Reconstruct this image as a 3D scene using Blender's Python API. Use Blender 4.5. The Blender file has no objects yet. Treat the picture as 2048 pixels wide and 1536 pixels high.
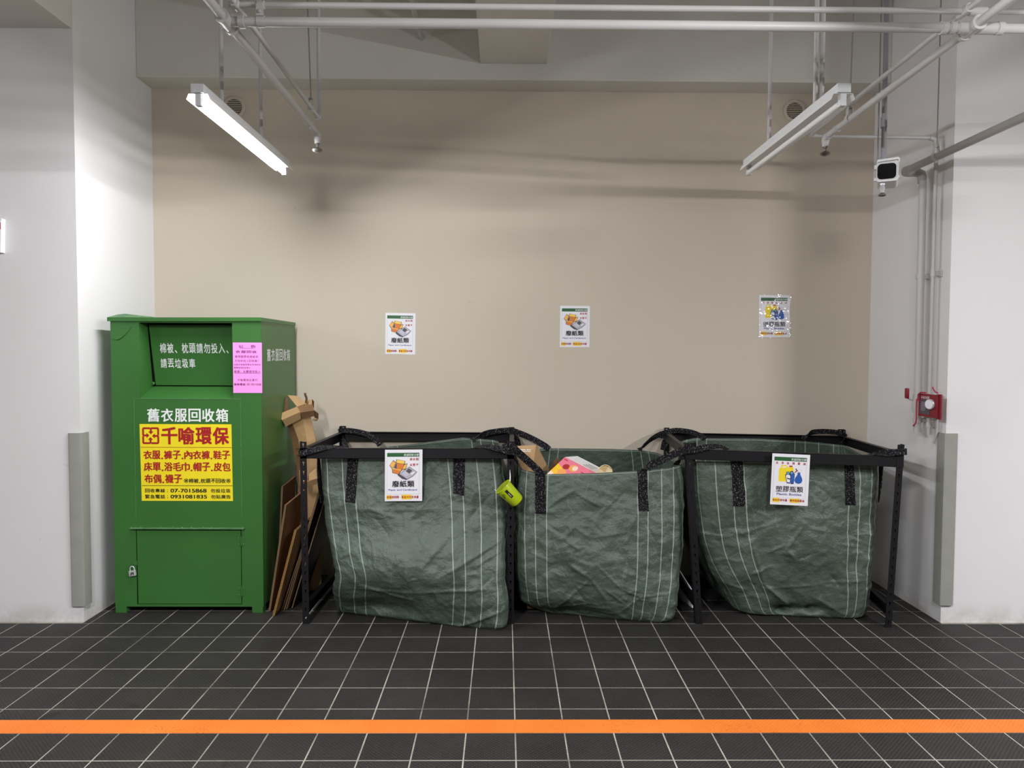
import bpy, bmesh, math, random
import numpy as np
from mathutils import Vector, Matrix, noise

random.seed(7)
scene = bpy.context.scene
col = scene.collection

# ------------------------------------------------------------------ camera
F_PX, PITCH, YAW, ROLL, CAM_H = 1454.126, 0.0409822, 0.01005015, 0.00437977, 1.53704
_cy, _sy, _cp, _sp, _cr, _sr = (math.cos(YAW), math.sin(YAW), math.cos(PITCH), math.sin(PITCH), math.cos(ROLL), math.sin(ROLL))
_F = np.array([_sy*_cp, _cy*_cp, -_sp]); _R0 = np.array([_cy, -_sy, 0.0]); _U0 = np.cross(_R0, _F)
_R = _cr*_R0 + _sr*_U0; _U = -_sr*_R0 + _cr*_U0
_C = np.array([0, 0, CAM_H])
cam_d = bpy.data.cameras.new('camera'); cam = bpy.data.objects.new('camera', cam_d); col.objects.link(cam)
cam_d.sensor_width = 36.0; cam_d.lens = F_PX/2048*36.0; cam_d.clip_start = 0.05
cam.matrix_world = Matrix(((_R[0], _U[0], -_F[0], 0), (_R[1], _U[1], -_F[1], 0), (_R[2], _U[2], -_F[2], CAM_H), (0, 0, 0, 1)))
scene.camera = cam

# ------------------------------------------------------------------ light and exposure
world = bpy.data.worlds.new('garage_air'); scene.world = world; world.use_nodes = True
world.node_tree.nodes['Background'].inputs[0].default_value = (0.95, 0.97, 1.0, 1)
world.node_tree.nodes['Background'].inputs[1].default_value = 0.01
scene.view_settings.view_transform = 'Standard'; scene.view_settings.look = 'None'
scene.view_settings.gamma = 1.0; scene.view_settings.use_curve_mapping = False
scene.view_settings.exposure = 0.0
scene.cycles.use_denoising = True
scene.cycles.max_bounces = 8
scene.cycles.sample_clamp_indirect = 4.0
TUBE_STRENGTH = 278.0
# the other strip lamps of the garage, hung in rows behind the photographer
for (x, y, w, tilt) in ((-1.3, 0.4, 185, 30), (1.35, 1.4, 80, 52), (4.3, 1.4, 210, 40), (-4.4, 1.4, 45, 52)):
    for sgn in (-1, 1):          # a tube under a V reflector shines to both sides, little along its axis
        ld = bpy.data.lights.new('strip_lamp', 'AREA'); ld.shape = 'RECTANGLE'; ld.size = 0.06; ld.size_y = 1.2
        ld.energy = w/2; ld.color = (0.985, 0.985, 1.0)
        lo = bpy.data.objects.new('strip_lamp', ld); lo.location = (x, y, 2.58); lo.rotation_euler = (0, math.radians(tilt)*sgn, 0); col.objects.link(lo)

def at(px, py, Y):            # the point of the plane at depth Y seen at photo pixel (px, py)
    d = _F + _R*(px-1024)/F_PX - _U*(py-768)/F_PX
    p = _C + d*(Y/d[1]); return Vector(p)
def atx(px, py, X):
    d = _F + _R*(px-1024)/F_PX - _U*(py-768)/F_PX
    p = _C + d*(X/d[0]); return Vector(p)
def atz(px, py, Z):
    d = _F + _R*(px-1024)/F_PX - _U*(py-768)/F_PX
    p = _C + d*((Z-CAM_H)/d[2]); return Vector(p)

# ------------------------------------------------------------------ materials
def lin(c):
    return tuple(((v/255)/12.92 if v/255 <= 0.04045 else ((v/255+0.055)/1.055)**2.4) for v in c)
MATS = {}
class NT:
    def __init__(s, m): s.t = m.node_tree; s.b = s.t.nodes['Principled BSDF']
    def n(s, kind, **kw):
        nd = s.t.nodes.new(kind)
        for k, v in kw.items():
            if k.startswith('i_'): nd.inputs[k[2:].replace('_', ' ')].default_value = v
            else: setattr(nd, k, v)
        return nd
    def l(s, a, b): s.t.links.new(a, b)
    def math(s, op, a, b=None, clamp=False):
        nd = s.n('ShaderNodeMath', operation=op); nd.use_clamp = clamp
        for i, v in enumerate((a, b)):
            if v is None: continue
            if isinstance(v, (int, float)): nd.inputs[i].default_value = v
            else: s.l(v, nd.inputs[i])
        return nd.outputs[0]
    def mix(s, fac, a, b):
        nd = s.n('ShaderNodeMix', data_type='RGBA')
        for inp, v in ((nd.inputs['Factor'], fac), (nd.inputs['A'], a), (nd.inputs['B'], b)):
            if isinstance(v, (int, float)): inp.default_value = v
            elif isinstance(v, tuple): inp.default_value = (*v, 1) if len(v) == 3 else v
            else: s.l(v, inp)
        return nd.outputs['Result']
    def ramp(s, fac, lo, hi):
        nd = s.n('ShaderNodeMapRange'); nd.clamp = True
        s.l(fac, nd.inputs[0]); nd.inputs[1].default_value = lo; nd.inputs[2].default_value = hi
        return nd.outputs[0]
    def noise(s, scale, detail=3.0, vec=None, rough=0.5):
        nd = s.n('ShaderNodeTexNoise'); nd.inputs['Scale'].default_value = scale; nd.inputs['Detail'].default_value = detail
        nd.inputs['Roughness'].default_value = rough
        if vec is not None: s.l(vec, nd.inputs['Vector'])
        return nd.outputs[0]
    def bump(s, h, strength, dist):
        nd = s.n('ShaderNodeBump'); nd.inputs['Strength'].default_value = strength; nd.inputs['Distance'].default_value = dist
        s.l(h, nd.inputs['Height']); s.l(nd.outputs[0], s.b.inputs['Normal'])
    def pos(s): return s.n('ShaderNodeNewGeometry').outputs['Position']
    def obj(s): return s.n('ShaderNodeTexCoord').outputs['Object']

def mat(name, rgb, rough=0.5, metal=0.0, spec=0.5, var=0.0, vscale=6.0, bump=0.0, bscale=40.0, coat=0.0):
    if name in MATS: return MATS[name]
    m = bpy.data.materials.new(name); m.use_nodes = True; t = NT(m); c = lin(rgb)
    t.b.inputs['Roughness'].default_value = rough; t.b.inputs['Metallic'].default_value = metal
    t.b.inputs['Specular IOR Level'].default_value = spec; t.b.inputs['Coat Weight'].default_value = coat
    t.b.inputs['Base Color'].default_value = (*c, 1)
    if var > 0:
        f = t.ramp(t.noise(vscale, 4, t.pos()), 0.3, 0.7)
        t.l(t.mix(f, tuple(v*(1-var) for v in c), tuple(min(1, v*(1+var)) for v in c)), t.b.inputs['Base Color'])
    if bump > 0: t.bump(t.noise(bscale, 4, t.pos()), bump, 0.004)
    MATS[name] = m; return m

def wall_mat(name, rgb, stain, zstain=0.12):
    m = bpy.data.materials.new(name); m.use_nodes = True; t = NT(m); c = lin(rgb)
    p = t.pos()
    big = t.ramp(t.noise(1.3, 5, p, 0.6), 0.35, 0.7)
    base = t.mix(big, tuple(v*0.965 for v in c), c)
    # scuff marks and a few dark specks
    vec = t.n('ShaderNodeMapping'); t.l(p, vec.inputs[0]); vec.inputs['Scale'].default_value = (2.5, 2.5, 9)
    sc = t.ramp(t.noise(2.2, 6, vec.outputs[0], 0.7), 0.68, 0.8)
    base = t.mix(t.math('MULTIPLY', sc, 0.22), base, lin((120, 116, 112)))
    sp = t.ramp(t.noise(24, 2, p), 0.80, 0.84)
    base = t.mix(t.math('MULTIPLY', sp, 0.45), base, lin((105, 100, 95)))
    # mop line and scum along the floor
    sep = t.n('ShaderNodeSeparateXYZ'); t.l(p, sep.inputs[0])
    low = t.math('SUBTRACT', 1.0, t.ramp(sep.outputs[2], 0.0, zstain))
    low = t.math('MULTIPLY', low, t.ramp(t.noise(7, 5, p, 0.7), 0.38, 0.6))
    base = t.mix(t.math('MULTIPLY', low, 0.45), base, lin(stain))
    t.l(base, t.b.inputs['Base Color']); t.b.inputs['Roughness'].default_value = 0.62
    t.b.inputs['Specular IOR Level'].default_value = 0.3
    t.bump(t.noise(3.5, 5, p, 0.6), 0.12, 0.01)
    MATS[name] = m; return m

M_WHITE = wall_mat('white_paint', (229, 227, 228), (150, 140, 122))
M_BEIGE = wall_mat('beige_paint', (206, 195, 179), (150, 140, 122))
M_CEIL = mat('ceiling_paint', (214, 212, 206), 0.8, var=0.03, vscale=2)

def tile_mat(name, painted=False):
    m = bpy.data.materials.new(name); m.use_nodes = True; t = NT(m); p = t.pos()
    # raised anti-slip studs, 16 mm apart on the diagonal
    mp = t.n('ShaderNodeMapping'); t.l(p, mp.inputs[0]); mp.inputs['Rotation'].default_value = (0, 0, math.radians(45)); k = math.pi/0.0125
    sep = t.n('ShaderNodeSeparateXYZ'); t.l(mp.outputs[0], sep.inputs[0])
    sx = t.math('ABSOLUTE', t.math('SINE', t.math('MULTIPLY', sep.outputs[0], k)))
    sy = t.math('ABSOLUTE', t.math('SINE', t.math('MULTIPLY', sep.outputs[1], k)))
    stud = t.ramp(t.math('MULTIPLY', sx, sy), 0.38, 0.72)
    if painted:
        c = t.mix(t.ramp(t.noise(3.0, 4, p), 0.35, 0.7), lin((226, 118, 42)), lin((236, 130, 52)))
        wear = t.math('MULTIPLY', t.ramp(t.noise(5, 3, p), 0.56, 0.66), t.ramp(t.noise(90, 3, p, 0.7), 0.55, 0.62))
        c = t.mix(t.math('MULTIPLY', wear, 0.55), c, lin((120, 70, 30)))
        t.b.inputs['Roughness'].default_value = 0.5
    else:
        oi = t.n('ShaderNodeObjectInfo')
        c = t.mix(oi.outputs['Random'], lin((34, 32, 31)), lin((40, 38, 37)))
        c = t.mix(t.math('MULTIPLY', stud, 0.5), c, lin((64, 62, 60)))
        dust = t.ramp(t.noise(1.6, 5, p, 0.65), 0.42, 0.7)
        c = t.mix(t.math('MULTIPLY', dust, 0.24), c, lin((76, 73, 71)))
        st = t.ramp(t.noise(6.5, 2, p), 0.70, 0.74)
        c = t.mix(t.math('MULTIPLY', st, 0.55), c, lin((26, 25, 24)))
        rr = t.n('ShaderNodeMapRange'); t.l(t.noise(4, 4, p), rr.inputs[0]); rr.inputs[3].default_value = 0.48; rr.inputs[4].default_value = 0.66
        t.l(rr.outputs[0], t.b.inputs['Roughness'])
    t.l(c, t.b.inputs['Base Color']); t.b.inputs['Specular IOR Level'].default_value = 0.28
    t.bump(stud, 0.9 if not painted else 0.6, 0.0016)
    MATS[name] = m; return m
M_TILE = tile_mat('dark_tile'); M_ORANGE = tile_mat('orange_floor_paint', True)
def grout_mat():
    m = bpy.data.materials.new('grout'); m.use_nodes = True; t = NT(m); p = t.pos()
    f = t.ramp(t.noise(2.2, 5, p, 0.7), 0.40, 0.62)
    t.l(t.mix(f, lin((178, 171, 160)), lin((116, 110, 102))), t.b.inputs['Base Color']); t.b.inputs['Roughness'].default_value = 0.9
    return m
M_GROUT = grout_mat()

M_PIPE = mat('white_pipe_paint', (192, 190, 189), 0.4, var=0.03, vscale=9)
M_PIPEGREY = mat('grey_pipe_paint', (172, 170, 168), 0.42, var=0.04)
M_CONDUIT = mat('grey_conduit', (128, 128, 132), 0.35, metal=0.3)
M_LAMPBODY = mat('white_enamel', (222, 223, 225), 0.3)
M_REFLECT = mat('reflector_enamel', (240, 240, 240), 0.25)
M_TUBEOFF = mat('unlit_tube', (236, 236, 234), 0.25)
M_BRASS = mat('dull_chrome', (140, 136, 132), 0.35, metal=0.8)
M_STEEL = mat('bright_steel', (205, 205, 207), 0.3, metal=0.35)
M_ROD = mat('galvanised_rod', (150, 148, 145), 0.4, metal=0.6)
M_GREEN = mat('green_enamel', (57, 109, 50), 0.36, var=0.05, vscale=3, bump=0.03, bscale=8)
M_GREEN2 = mat('green_worn_edge', (86, 128, 84), 0.45, var=0.25, vscale=30)
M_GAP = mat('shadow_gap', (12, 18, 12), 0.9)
M_WHITEINK = mat('white_lettering', (236, 240, 238), 0.5)
M_REDINK = mat('dark_red_lettering', (170, 24, 30), 0.5)
M_BLACKINK = mat('black_lettering', (24, 22, 24), 0.5)
M_YELLOW = mat('yellow_vinyl', (246, 226, 42), 0.35, var=0.03, vscale=10)
M_PINK = mat('pink_paper', (255, 158, 238), 0.7)
M_PURPLE = mat('purple_lettering', (120, 36, 110), 0.6)
M_PAPER = mat('white_card', (238, 237, 243), 0.45)
M_SIGNGREEN = mat('sign_green', (40, 96, 52), 0.5)
M_SIGNRED = mat('sign_red', (176, 40, 50), 0.5)
M_SIGNBLUE = mat('sign_blue', (44, 62, 150), 0.5)
M_SIGNLINE = mat('sign_pale_line', (196, 198, 214), 0.5)
M_HILITE = mat('sign_yellow', (252, 212, 52), 0.5)
M_BOX1 = mat('sign_orange', (222, 128, 62), 0.5)
M_BOX2 = mat('sign_light_orange', (250, 184, 84), 0.5)
M_BOX3 = mat('sign_amber', (252, 206, 92), 0.5)
M_NEWS = mat('sign_grey', (186, 184, 200), 0.5)
M_NEWSD = mat('sign_dark_grey', (84, 82, 90), 0.5)
M_SPRAY = mat('sign_spray_blue', (42, 92, 178), 0.5)
M_NAVY = mat('sign_navy', (28, 32, 74), 0.5)
M_TEAL = mat('sign_teal', (110, 168, 190), 0.5)
M_JUG = mat('sign_jug_yellow', (246, 220, 40), 0.5)
M_BLACKSTEEL = mat('black_powder_coat', (19, 18, 22), 0.45, spec=0.35, var=0.1)
M_HOLE = mat('slot_hole', (6, 6, 7), 0.9)
M_THREAD = mat('pale_thread', (146, 160, 148), 0.6)
M_LIME = mat('lime_plastic', (184, 206, 26), 0.32)
M_GUARD = mat('grey_rubber_guard', (150, 151, 144), 0.55, var=0.05, vscale=12)
M_REDPL = mat('red_plate', (132, 22, 40), 0.4)
M_REDROPE = mat('red_ribbon', (180, 40, 74), 0.6)
M_LENS = mat('black_glass', (8, 8, 12), 0.08, spec=0.7)
M_CAMERA = mat('camera_plastic', (214, 214, 214), 0.35)
M_VENT = mat('beige_vent_plastic', (200, 190, 174), 0.5)
M_VENTDARK = mat('vent_dark', (104, 94, 84), 0.9)

def bag_mat():
    m = bpy.data.materials.new('green_woven_tarp'); m.use_nodes = True; t = NT(m); p = t.pos()
    c = t.mix(t.ramp(t.noise(5, 5, p, 0.6), 0.3, 0.7), lin((70, 82, 73)), lin((86, 98, 88)))
    # pale worn creases
    vo = t.n('ShaderNodeTexVoronoi', feature='DISTANCE_TO_EDGE'); vo.inputs['Scale'].default_value = 9.0
    wp = t.n('ShaderNodeMixRGB'); wp.blend_type = 'ADD'; wp.inputs[0].default_value = 0.12; t.l(p, wp.inputs[1])
    nz = t.n('ShaderNodeTexNoise'); nz.inputs['Scale'].default_value = 6; nz.inputs['Detail'].default_value = 4; t.l(p, nz.inputs['Vector']); t.l(nz.outputs[1], wp.inputs[2])
    t.l(wp.outputs[0], vo.inputs['Vector'])
    edge = t.ramp(vo.outputs['Distance'], 0.035, 0.0)
    mask = t.ramp(t.noise(3.0, 3, p), 0.48, 0.62)
    c = t.mix(t.math('MULTIPLY', t.math('MULTIPLY', edge, mask), 0.16), c, lin((150, 168, 156)))
    t.l(c, t.b.inputs['Base Color']); t.b.inputs['Roughness'].default_value = 0.38
    t.b.inputs['Specular IOR Level'].default_value = 0.45
    h = t.math('ADD', t.math('MULTIPLY', t.noise(38, 5, p, 0.65), 0.9), t.math('MULTIPLY', t.ramp(vo.outputs['Distance'], 0.0, 0.05), 0.10))
    h = t.math('ADD', h, t.math('MULTIPLY', t.noise(14, 4, p, 0.6), 1.1))
    t.bump(h, 0.6, 0.012)
    return m
M_BAG = bag_mat()

def strap_mat():
    m = bpy.data.materials.new('black_white_webbing'); m.use_nodes = True; t = NT(m); p = t.pos()
    mp = t.n('ShaderNodeMapping'); t.l(p, mp.inputs[0]); mp.inputs['Scale'].default_value = (1.9, 1.9, 0.75)
    f = t.ramp(t.noise(150, 2, mp.outputs[0], 0.6), 0.60, 0.645)
    t.l(t.mix(t.math('MULTIPLY', f, 0.8), lin((19, 18, 21)), lin((140, 137, 141))), t.b.inputs['Base Color'])
    t.b.inputs['Roughness'].default_value = 0.8; t.b.inputs['Specular IOR Level'].default_value = 0.12; t.bump(t.noise(150, 2, mp.outputs[0]), 0.6, 0.003)
    return m
M_STRAP = strap_mat()

def card_mat(name, rgb, flute=False):
    m = bpy.data.materials.new(name); m.use_nodes = True; t = NT(m); p = t.pos(); c = lin(rgb)
    f = t.ramp(t.noise(7, 5, p, 0.65), 0.3, 0.72)
    cc = t.mix(f, tuple(v*0.86 for v in c), tuple(v*1.06 for v in c))
    t.l(cc, t.b.inputs['Base Color']); t.b.inputs['Roughness'].default_value = 0.75; t.b.inputs['Specular IOR Level'].default_value = 0.25
    mp = t.n('ShaderNodeMapping'); t.l(p, mp.inputs[0]); mp.inputs['Scale'].default_value = (1, 1, 0.1)
    t.bump(t.noise(60, 3, mp.outputs[0]), 0.25, 0.003)
    return m
M_CARD = card_mat('brown_cardboard', (130, 97, 66)); M_CARDL = card_mat('light_cardboard', (184, 150, 108))
M_CARDD = card_mat('dark_cardboard', (96, 68, 46)); M_KRAFT = card_mat('kraft_paper', (190, 156, 116))
M_DARKBOX = mat('black_cardboard', (26, 28, 34), 0.5); M_CARDEDGE = card_mat('cardboard_edge', (116, 92, 66))
M_GREYPRINT = mat('grey_print', (96, 98, 104), 0.6)
M_PASTRYPINK = mat('pink_carton', (240, 128, 150), 0.4); M_CARTONWHITE = mat('white_carton', (232, 232, 230), 0.4)
M_CREAM = mat('cream_paper_cup', (236, 218, 176), 0.5); M_CUPDARK = mat('tan_cup_fold', (206, 176, 116), 0.6)
M_WINE = mat('carton_wine_red', (176, 50, 60), 0.4); M_PEACH = mat('carton_peach', (246, 170, 96), 0.4); M_LEMON = mat('carton_yellow', (250, 204, 50), 0.4); M_BLUSH = mat('carton_blush', (250, 224, 206), 0.4)

def lit_mat():
    m = bpy.data.materials.new('lit_tube'); m.use_nodes = True; t = NT(m)
    t.b.inputs['Base Color'].default_value = (0.9, 0.9, 0.9, 1)
    t.b.inputs['Emission Color'].default_value = (0.97, 0.985, 1.0, 1); t.b.inputs['Emission Strength'].default_value = TUBE_STRENGTH
    return m
M_LIT = lit_mat()

def film_mat():
    m = bpy.data.materials.new('clear_plastic_film'); m.use_nodes = True; t = NT(m)
    tr = t.n('ShaderNodeBsdfTransparent'); gl = t.n('ShaderNodeBsdfGlossy'); gl.inputs['Roughness'].default_value = 0.12
    fr = t.n('ShaderNodeFresnel'); fr.inputs[0].default_value = 1.5
    mx = t.n('ShaderNodeMixShader'); t.l(t.math('MULTIPLY', fr.outputs[0], 1.6, True), mx.inputs[0]); t.l(tr.outputs[0], mx.inputs[1]); t.l(gl.outputs[0], mx.inputs[2])
    t.l(mx.outputs[0], t.t.nodes['Material Output'].inputs[0]); return m
M_FILM = film_mat()

# ------------------------------------------------------------------ object helpers
def tag(o, label=None, cat=None, group=None, kind=None):
    if label: o['label'] = label
    if cat: o['category'] = cat
    if group: o['group'] = group
    if kind: o['kind'] = kind
    return o
def thing(name, loc, label, cat, group=None):
    o = bpy.data.objects.new(name, None); o.empty_display_size = 0.1; o.location = loc; col.objects.link(o)
    return tag(o, label, cat, group)
def root_of(p):
    b = Vector((0, 0, 0))
    while p is not None: b = b + p.location; p = p.parent
    return b
def copy_tree(o, parent=None, offset=None):
    c = o.copy(); col.objects.link(c)
    if parent is not None: c.parent = parent
    elif offset is not None: c.location = o.location + Vector(offset)
    for ch in [x for x in bpy.data.objects if x.parent == o]: copy_tree(ch, c)
    return c

class MB:
    def __init__(s): s.v = []; s.f = []; s.m = []; s.mi = 0
    def add(s, vs, fs, mi=None):
        b = len(s.v); s.v += [tuple(v) for v in vs]; s.f += [tuple(b+i for i in f) for f in fs]
        s.m += [s.mi if mi is None else mi]*len(fs); return s
    def box(s, lo, hi, mi=None, bev=0.0):
        x0, y0, z0 = lo; x1, y1, z1 = hi
        if bev <= 0:
            return s.add([(x0,y0,z0),(x1,y0,z0),(x1,y1,z0),(x0,y1,z0),(x0,y0,z1),(x1,y0,z1),(x1,y1,z1),(x0,y1,z1)],
                         [(0,3,2,1),(4,5,6,7),(0,1,5,4),(1,2,6,5),(2,3,7,6),(3,0,4,7)], mi)
        bm = bmesh.new(); bmesh.ops.create_cube(bm, size=1)
        for v in bm.verts: v.co = Vector(((x0+x1)/2+v.co.x*(x1-x0), (y0+y1)/2+v.co.y*(y1-y0), (z0+z1)/2+v.co.z*(z1-z0)))
        bmesh.ops.bevel(bm, geom=bm.edges[:], offset=bev, segments=2, affect='EDGES', profile=0.6)
        bm.verts.index_update(); s.add([v.co[:] for v in bm.verts], [[v.index for v in f.verts] for f in bm.faces], mi); bm.free(); return s
    def hexa(s, b, t, mi=None):   # two quads, same winding
        return s.add(list(b)+list(t), [(0,3,2,1),(4,5,6,7),(0,1,5,4),(1,2,6,5),(2,3,7,6),(3,0,4,7)], mi)
    def prism(s, poly, d, mi=None):   # polygon of 3D points extruded by vector d
        n = len(poly); d = Vector(d); a = [Vector(p) for p in poly]; b = [p+d for p in a]
        return s.add(a+b, [tuple(range(n-1, -1, -1)), tuple(range(n, 2*n))]+[(i, (i+1) % n, n+(i+1) % n, n+i) for i in range(n)], mi)
    def tube(s, pts, r, n=14, mi=None, cap=True):
        pts = [Vector(p) for p in pts]; rings = []; rs = r if isinstance(r, (list, tuple)) else [r]*len(pts)
        up = None
        for i, p in enumerate(pts):
            d = ((pts[min(i+1, len(pts)-1)]-p).normalized() + (p-pts[max(i-1, 0)]).normalized()).normalized()
            if up is None:
                up = Vector((0, 0, 1)) if abs(d.z) < 0.9 else Vector((1, 0, 0))
            a = d.cross(up).normalized(); b = a.cross(d).normalized(); up = b
            k = 1.0
            if 0 < i < len(pts)-1:
                c = (p-pts[i-1]).normalized().dot((pts[i+1]-p).normalized()); k = 1/max(0.6, math.sqrt(max(0.01, (1+c)/2)))
            rings.append([p + (a*math.cos(q)+b*math.sin(q))*rs[i]*(k if False else 1) for q in [2*math.pi*j/n for j in range(n)]])
        vs = [v for ring in rings for v in ring]; fs = []
        for i in range(len(pts)-1):
            for j in range(n): fs.append((i*n+j, i*n+(j+1) % n, (i+1)*n+(j+1) % n, (i+1)*n+j))
        if cap: fs += [tuple(range(n-1, -1, -1)), tuple(range((len(pts)-1)*n, len(pts)*n))]
        return s.add(vs, fs, mi)
    def lathe(s, prof, origin, axis, n=24, mi=None):  # prof: (radius, distance along axis)
        ax = Vector(axis).normalized(); up = Vector((0, 0, 1)) if abs(ax.z) < 0.9 else Vector((1, 0, 0))
        a = ax.cross(up).normalized(); b = ax.cross(a); o = Vector(origin); vs = []; fs = []
        for r, h in prof:
            for j in range(n):
                q = 2*math.pi*j/n; vs.append(o+ax*h+(a*math.cos(q)+b*math.sin(q))*max(r, 1e-4))
        for i in range(len(prof)-1):
            for j in range(n): fs.append((i*n+j, i*n+(j+1) % n, (i+1)*n+(j+1) % n, (i+1)*n+j))
        fs += [tuple(range(n)), tuple(range((len(prof)-1)*n, len(prof)*n))]
        return s.add(vs, fs, mi)
    def ribbon(s, pts, wid, th=0.003, mi=None, sub=5):   # pts: (point, width vector); smoothed band of thickness th
        P = np.array([tuple(p) for p, w in pts], float); W = np.array([tuple(w) for p, w in pts], float)
        def cr(A):
            out = []
            for i in range(len(A)-1):
                a, b, c, d = A[max(i-1, 0)], A[i], A[i+1], A[min(i+2, len(A)-1)]
                for k in range(sub):
                    t = k/sub; out.append(0.5*(2*b+(c-a)*t+(2*a-5*b+4*c-d)*t*t+(3*b-a-3*c+d)*t**3))
            out.append(A[-1]); return np.array(out)
        P = cr(P); W = cr(W); n = len(P); vs = []
        for i in range(n):
            d = P[min(i+1, n-1)]-P[max(i-1, 0)]; d /= max(1e-9, np.linalg.norm(d))
            w = W[i]-d*np.dot(W[i], d); w /= max(1e-9, np.linalg.norm(w)); k = np.cross(d, w)
            h = wid/2
            for a, b in ((-h, -th/2), (h, -th/2), (h, th/2), (-h, th/2)): vs.append(P[i]+w*a+k*b)
        fs = [(0, 1, 2, 3), tuple((n-1)*4+j for j in (3, 2, 1, 0))]
        for i in range(n-1):
            for j in range(4): fs.append((i*4+j, (i+1)*4+j, (i+1)*4+(j+1) % 4, i*4+(j+1) % 4))
        return s.add(vs, fs, mi)
    def build(s, name, mats, parent=None, smooth=False, label=None, angle=40):
        me = bpy.data.meshes.new(name); b = root_of(parent)
        me.from_pydata([(v[0]-b.x, v[1]-b.y, v[2]-b.z) for v in s.v], [], s.f)
        for m in (mats if isinstance(mats, (list, tuple)) else [mats]): me.materials.append(m)
        me.polygons.foreach_set('material_index', s.m)
        bm = bmesh.new(); bm.from_mesh(me); bmesh.ops.recalc_face_normals(bm, faces=bm.faces); bm.to_mesh(me); bm.free()
        if smooth:
            me.polygons.foreach_set('use_smooth', [True]*len(me.polygons)); me.set_sharp_from_angle(angle=math.radians(angle))
        me.update(); o = bpy.data.objects.new(name, me); col.objects.link(o)
        if parent is not None: o.parent = parent
        if label: o['label'] = label
        return o
def move(o, base):   # give a one-mesh thing its origin at base
    base = Vector(base); o.data.transform(Matrix.Translation(-base)); o.location = base; return o

_TX = {}
def text2d(s, bold):
    if (s, bold) in _TX: return _TX[(s, bold)]
    cu = bpy.data.curves.new('lettering', 'FONT'); cu.body = s; cu.size = 1.0; cu.resolution_u = 3 if s.isascii() else 2; cu.fill_mode = 'FRONT'
    o = bpy.data.objects.new('lettering', cu); col.objects.link(o)
    dg = bpy.context.evaluated_depsgraph_get(); me = bpy.data.meshes.new_from_object(o.evaluated_get(dg))
    v = np.array([p.co[:2] for p in me.vertices]) if len(me.vertices) else np.zeros((0, 2)); f = [tuple(p.vertices) for p in me.polygons]
    if len(v) and bold > 0:      # heavier strokes: the same outline laid a little to each side
        b, n0 = bold, len(v)
        sh = [(0, 0), (b, b*.7), (-b, b*.7), (b, -b*.7), (-b, -b*.7)] if bold > 0.012 else [(-b, 0), (b, 0)]
        f = [tuple(i+k*n0 for i in q) for k in range(len(sh)) for q in f]; v = np.concatenate([np.c_[v+np.array(d), np.full(n0, j)] for j, d in enumerate(sh)])
    elif len(v): v = np.c_[v, np.zeros(len(v))]
    bpy.data.objects.remove(o); bpy.data.curves.remove(cu); bpy.data.meshes.remove(me)
    _TX[(s, bold)] = (v, f); return v, f
class Sheet:
    """flat print: 2-D shapes laid on a plane given by its top-left corner, its right and down vectors"""
    def __init__(s, tl, right, down, n=None):
        s.o = Vector(tl); s.r = Vector(right); s.d = Vector(down); s.n = (Vector(n) if n else s.r.cross(s.d)).normalized()
        if n is None: s.n = -s.n if s.n.y > 0 else s.n
        s.mb = MB(); s.mats = []
    def mi(s, m):
        if m not in s.mats: s.mats.append(m)
        return s.mats.index(m)
    def p(s, x, y, lift): return s.o+s.r*x+s.d*y+s.n*lift
    def poly(s, pts, m, lift=0.0004): s.mb.add([s.p(x, y, lift) for x, y in pts], [tuple(range(len(pts)))], s.mi(m))
    def rect(s, x0, y0, x1, y1, m, lift=0.0004): s.poly([(x0, y0), (x1, y0), (x1, y1), (x0, y1)], m, lift)
    def outlined(s, pts, m, mo, lift, w):
        cx = sum(p[0] for p in pts)/len(pts); cy = sum(p[1] for p in pts)/len(pts); out = []
        for x, y in pts:
            dx, dy = (x-cx), (y-cy); L = max(1e-6, math.hypot(dx, dy)); out.append((x+dx/L*w, y+dy/L*w))
        s.poly(out, mo, lift); s.poly(pts, m, lift+0.0002)
    def disc(s, cx, cy, rx, ry, m, lift, n=20): s.poly([(cx+rx*math.cos(2*math.pi*i/n), cy+ry*math.sin(2*math.pi*i/n)) for i in range(n)], m, lift)
    def text(s, t, x0, y0, x1, y1, m, bold=0.015, lift=0.0006, slant=0.0):
        v, f = text2d(t, bold)
        if not len(v): return
        lo = v.min(0); hi = v.max(0); w = hi-lo
        s.mb.add([s.p(x0+(a-lo[0])/w[0]*(x1-x0)+slant*((b-lo[1])/w[1]-0.5), y1-(b-lo[1])/w[1]*(y1-y0), lift+j*6e-5) for a, b, j in v], f, s.mi(m))
    def chars(s, t, x0, y0, x1, y1, m, bold=0.015, lift=0.0006, slant=0.0, fill=0.86):
        # one cell per character, so spacing follows the photographed line
        ws = [0.36 if ch == '.' else 1.0 for ch in t]; c = (x1-x0)/sum(ws); a = x0
        for ch, w_ in zip(t, ws):
            b = a+c*w_; a_, a = a, b
            if ch in ' \u3000': continue
            k = (1-fill)/2*c
            if ch == '.': s.rect(a_+c*0.07, y1-(y1-y0)*0.17, a_+c*0.27, y1, m, lift); continue
            if ch in ',、': s.text(ch, a_+c*0.1, y1-(y1-y0)*0.30, a_+c*0.42, y1, m, bold, lift); continue
            if ch == '※': s.text(ch, a_+k, y0, b-k, y1, m, 0.0, lift); continue
            if ch == '!': s.text(ch, a_+c*0.3, y0, a_+c*0.5, y1, m, 0, lift); continue
            a__ = a_
            if ch in '．‧': s.disc((a__+b)/2, (y0+y1)/2, c*0.1, (y1-y0)*0.1, m, lift); continue
            s.text(ch, a__+k, y0, b-k, y1, m, bold, lift, slant)
    def build(s, name, parent, label=None): return s.mb.build(name, s.mats, parent, label=label)

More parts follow.
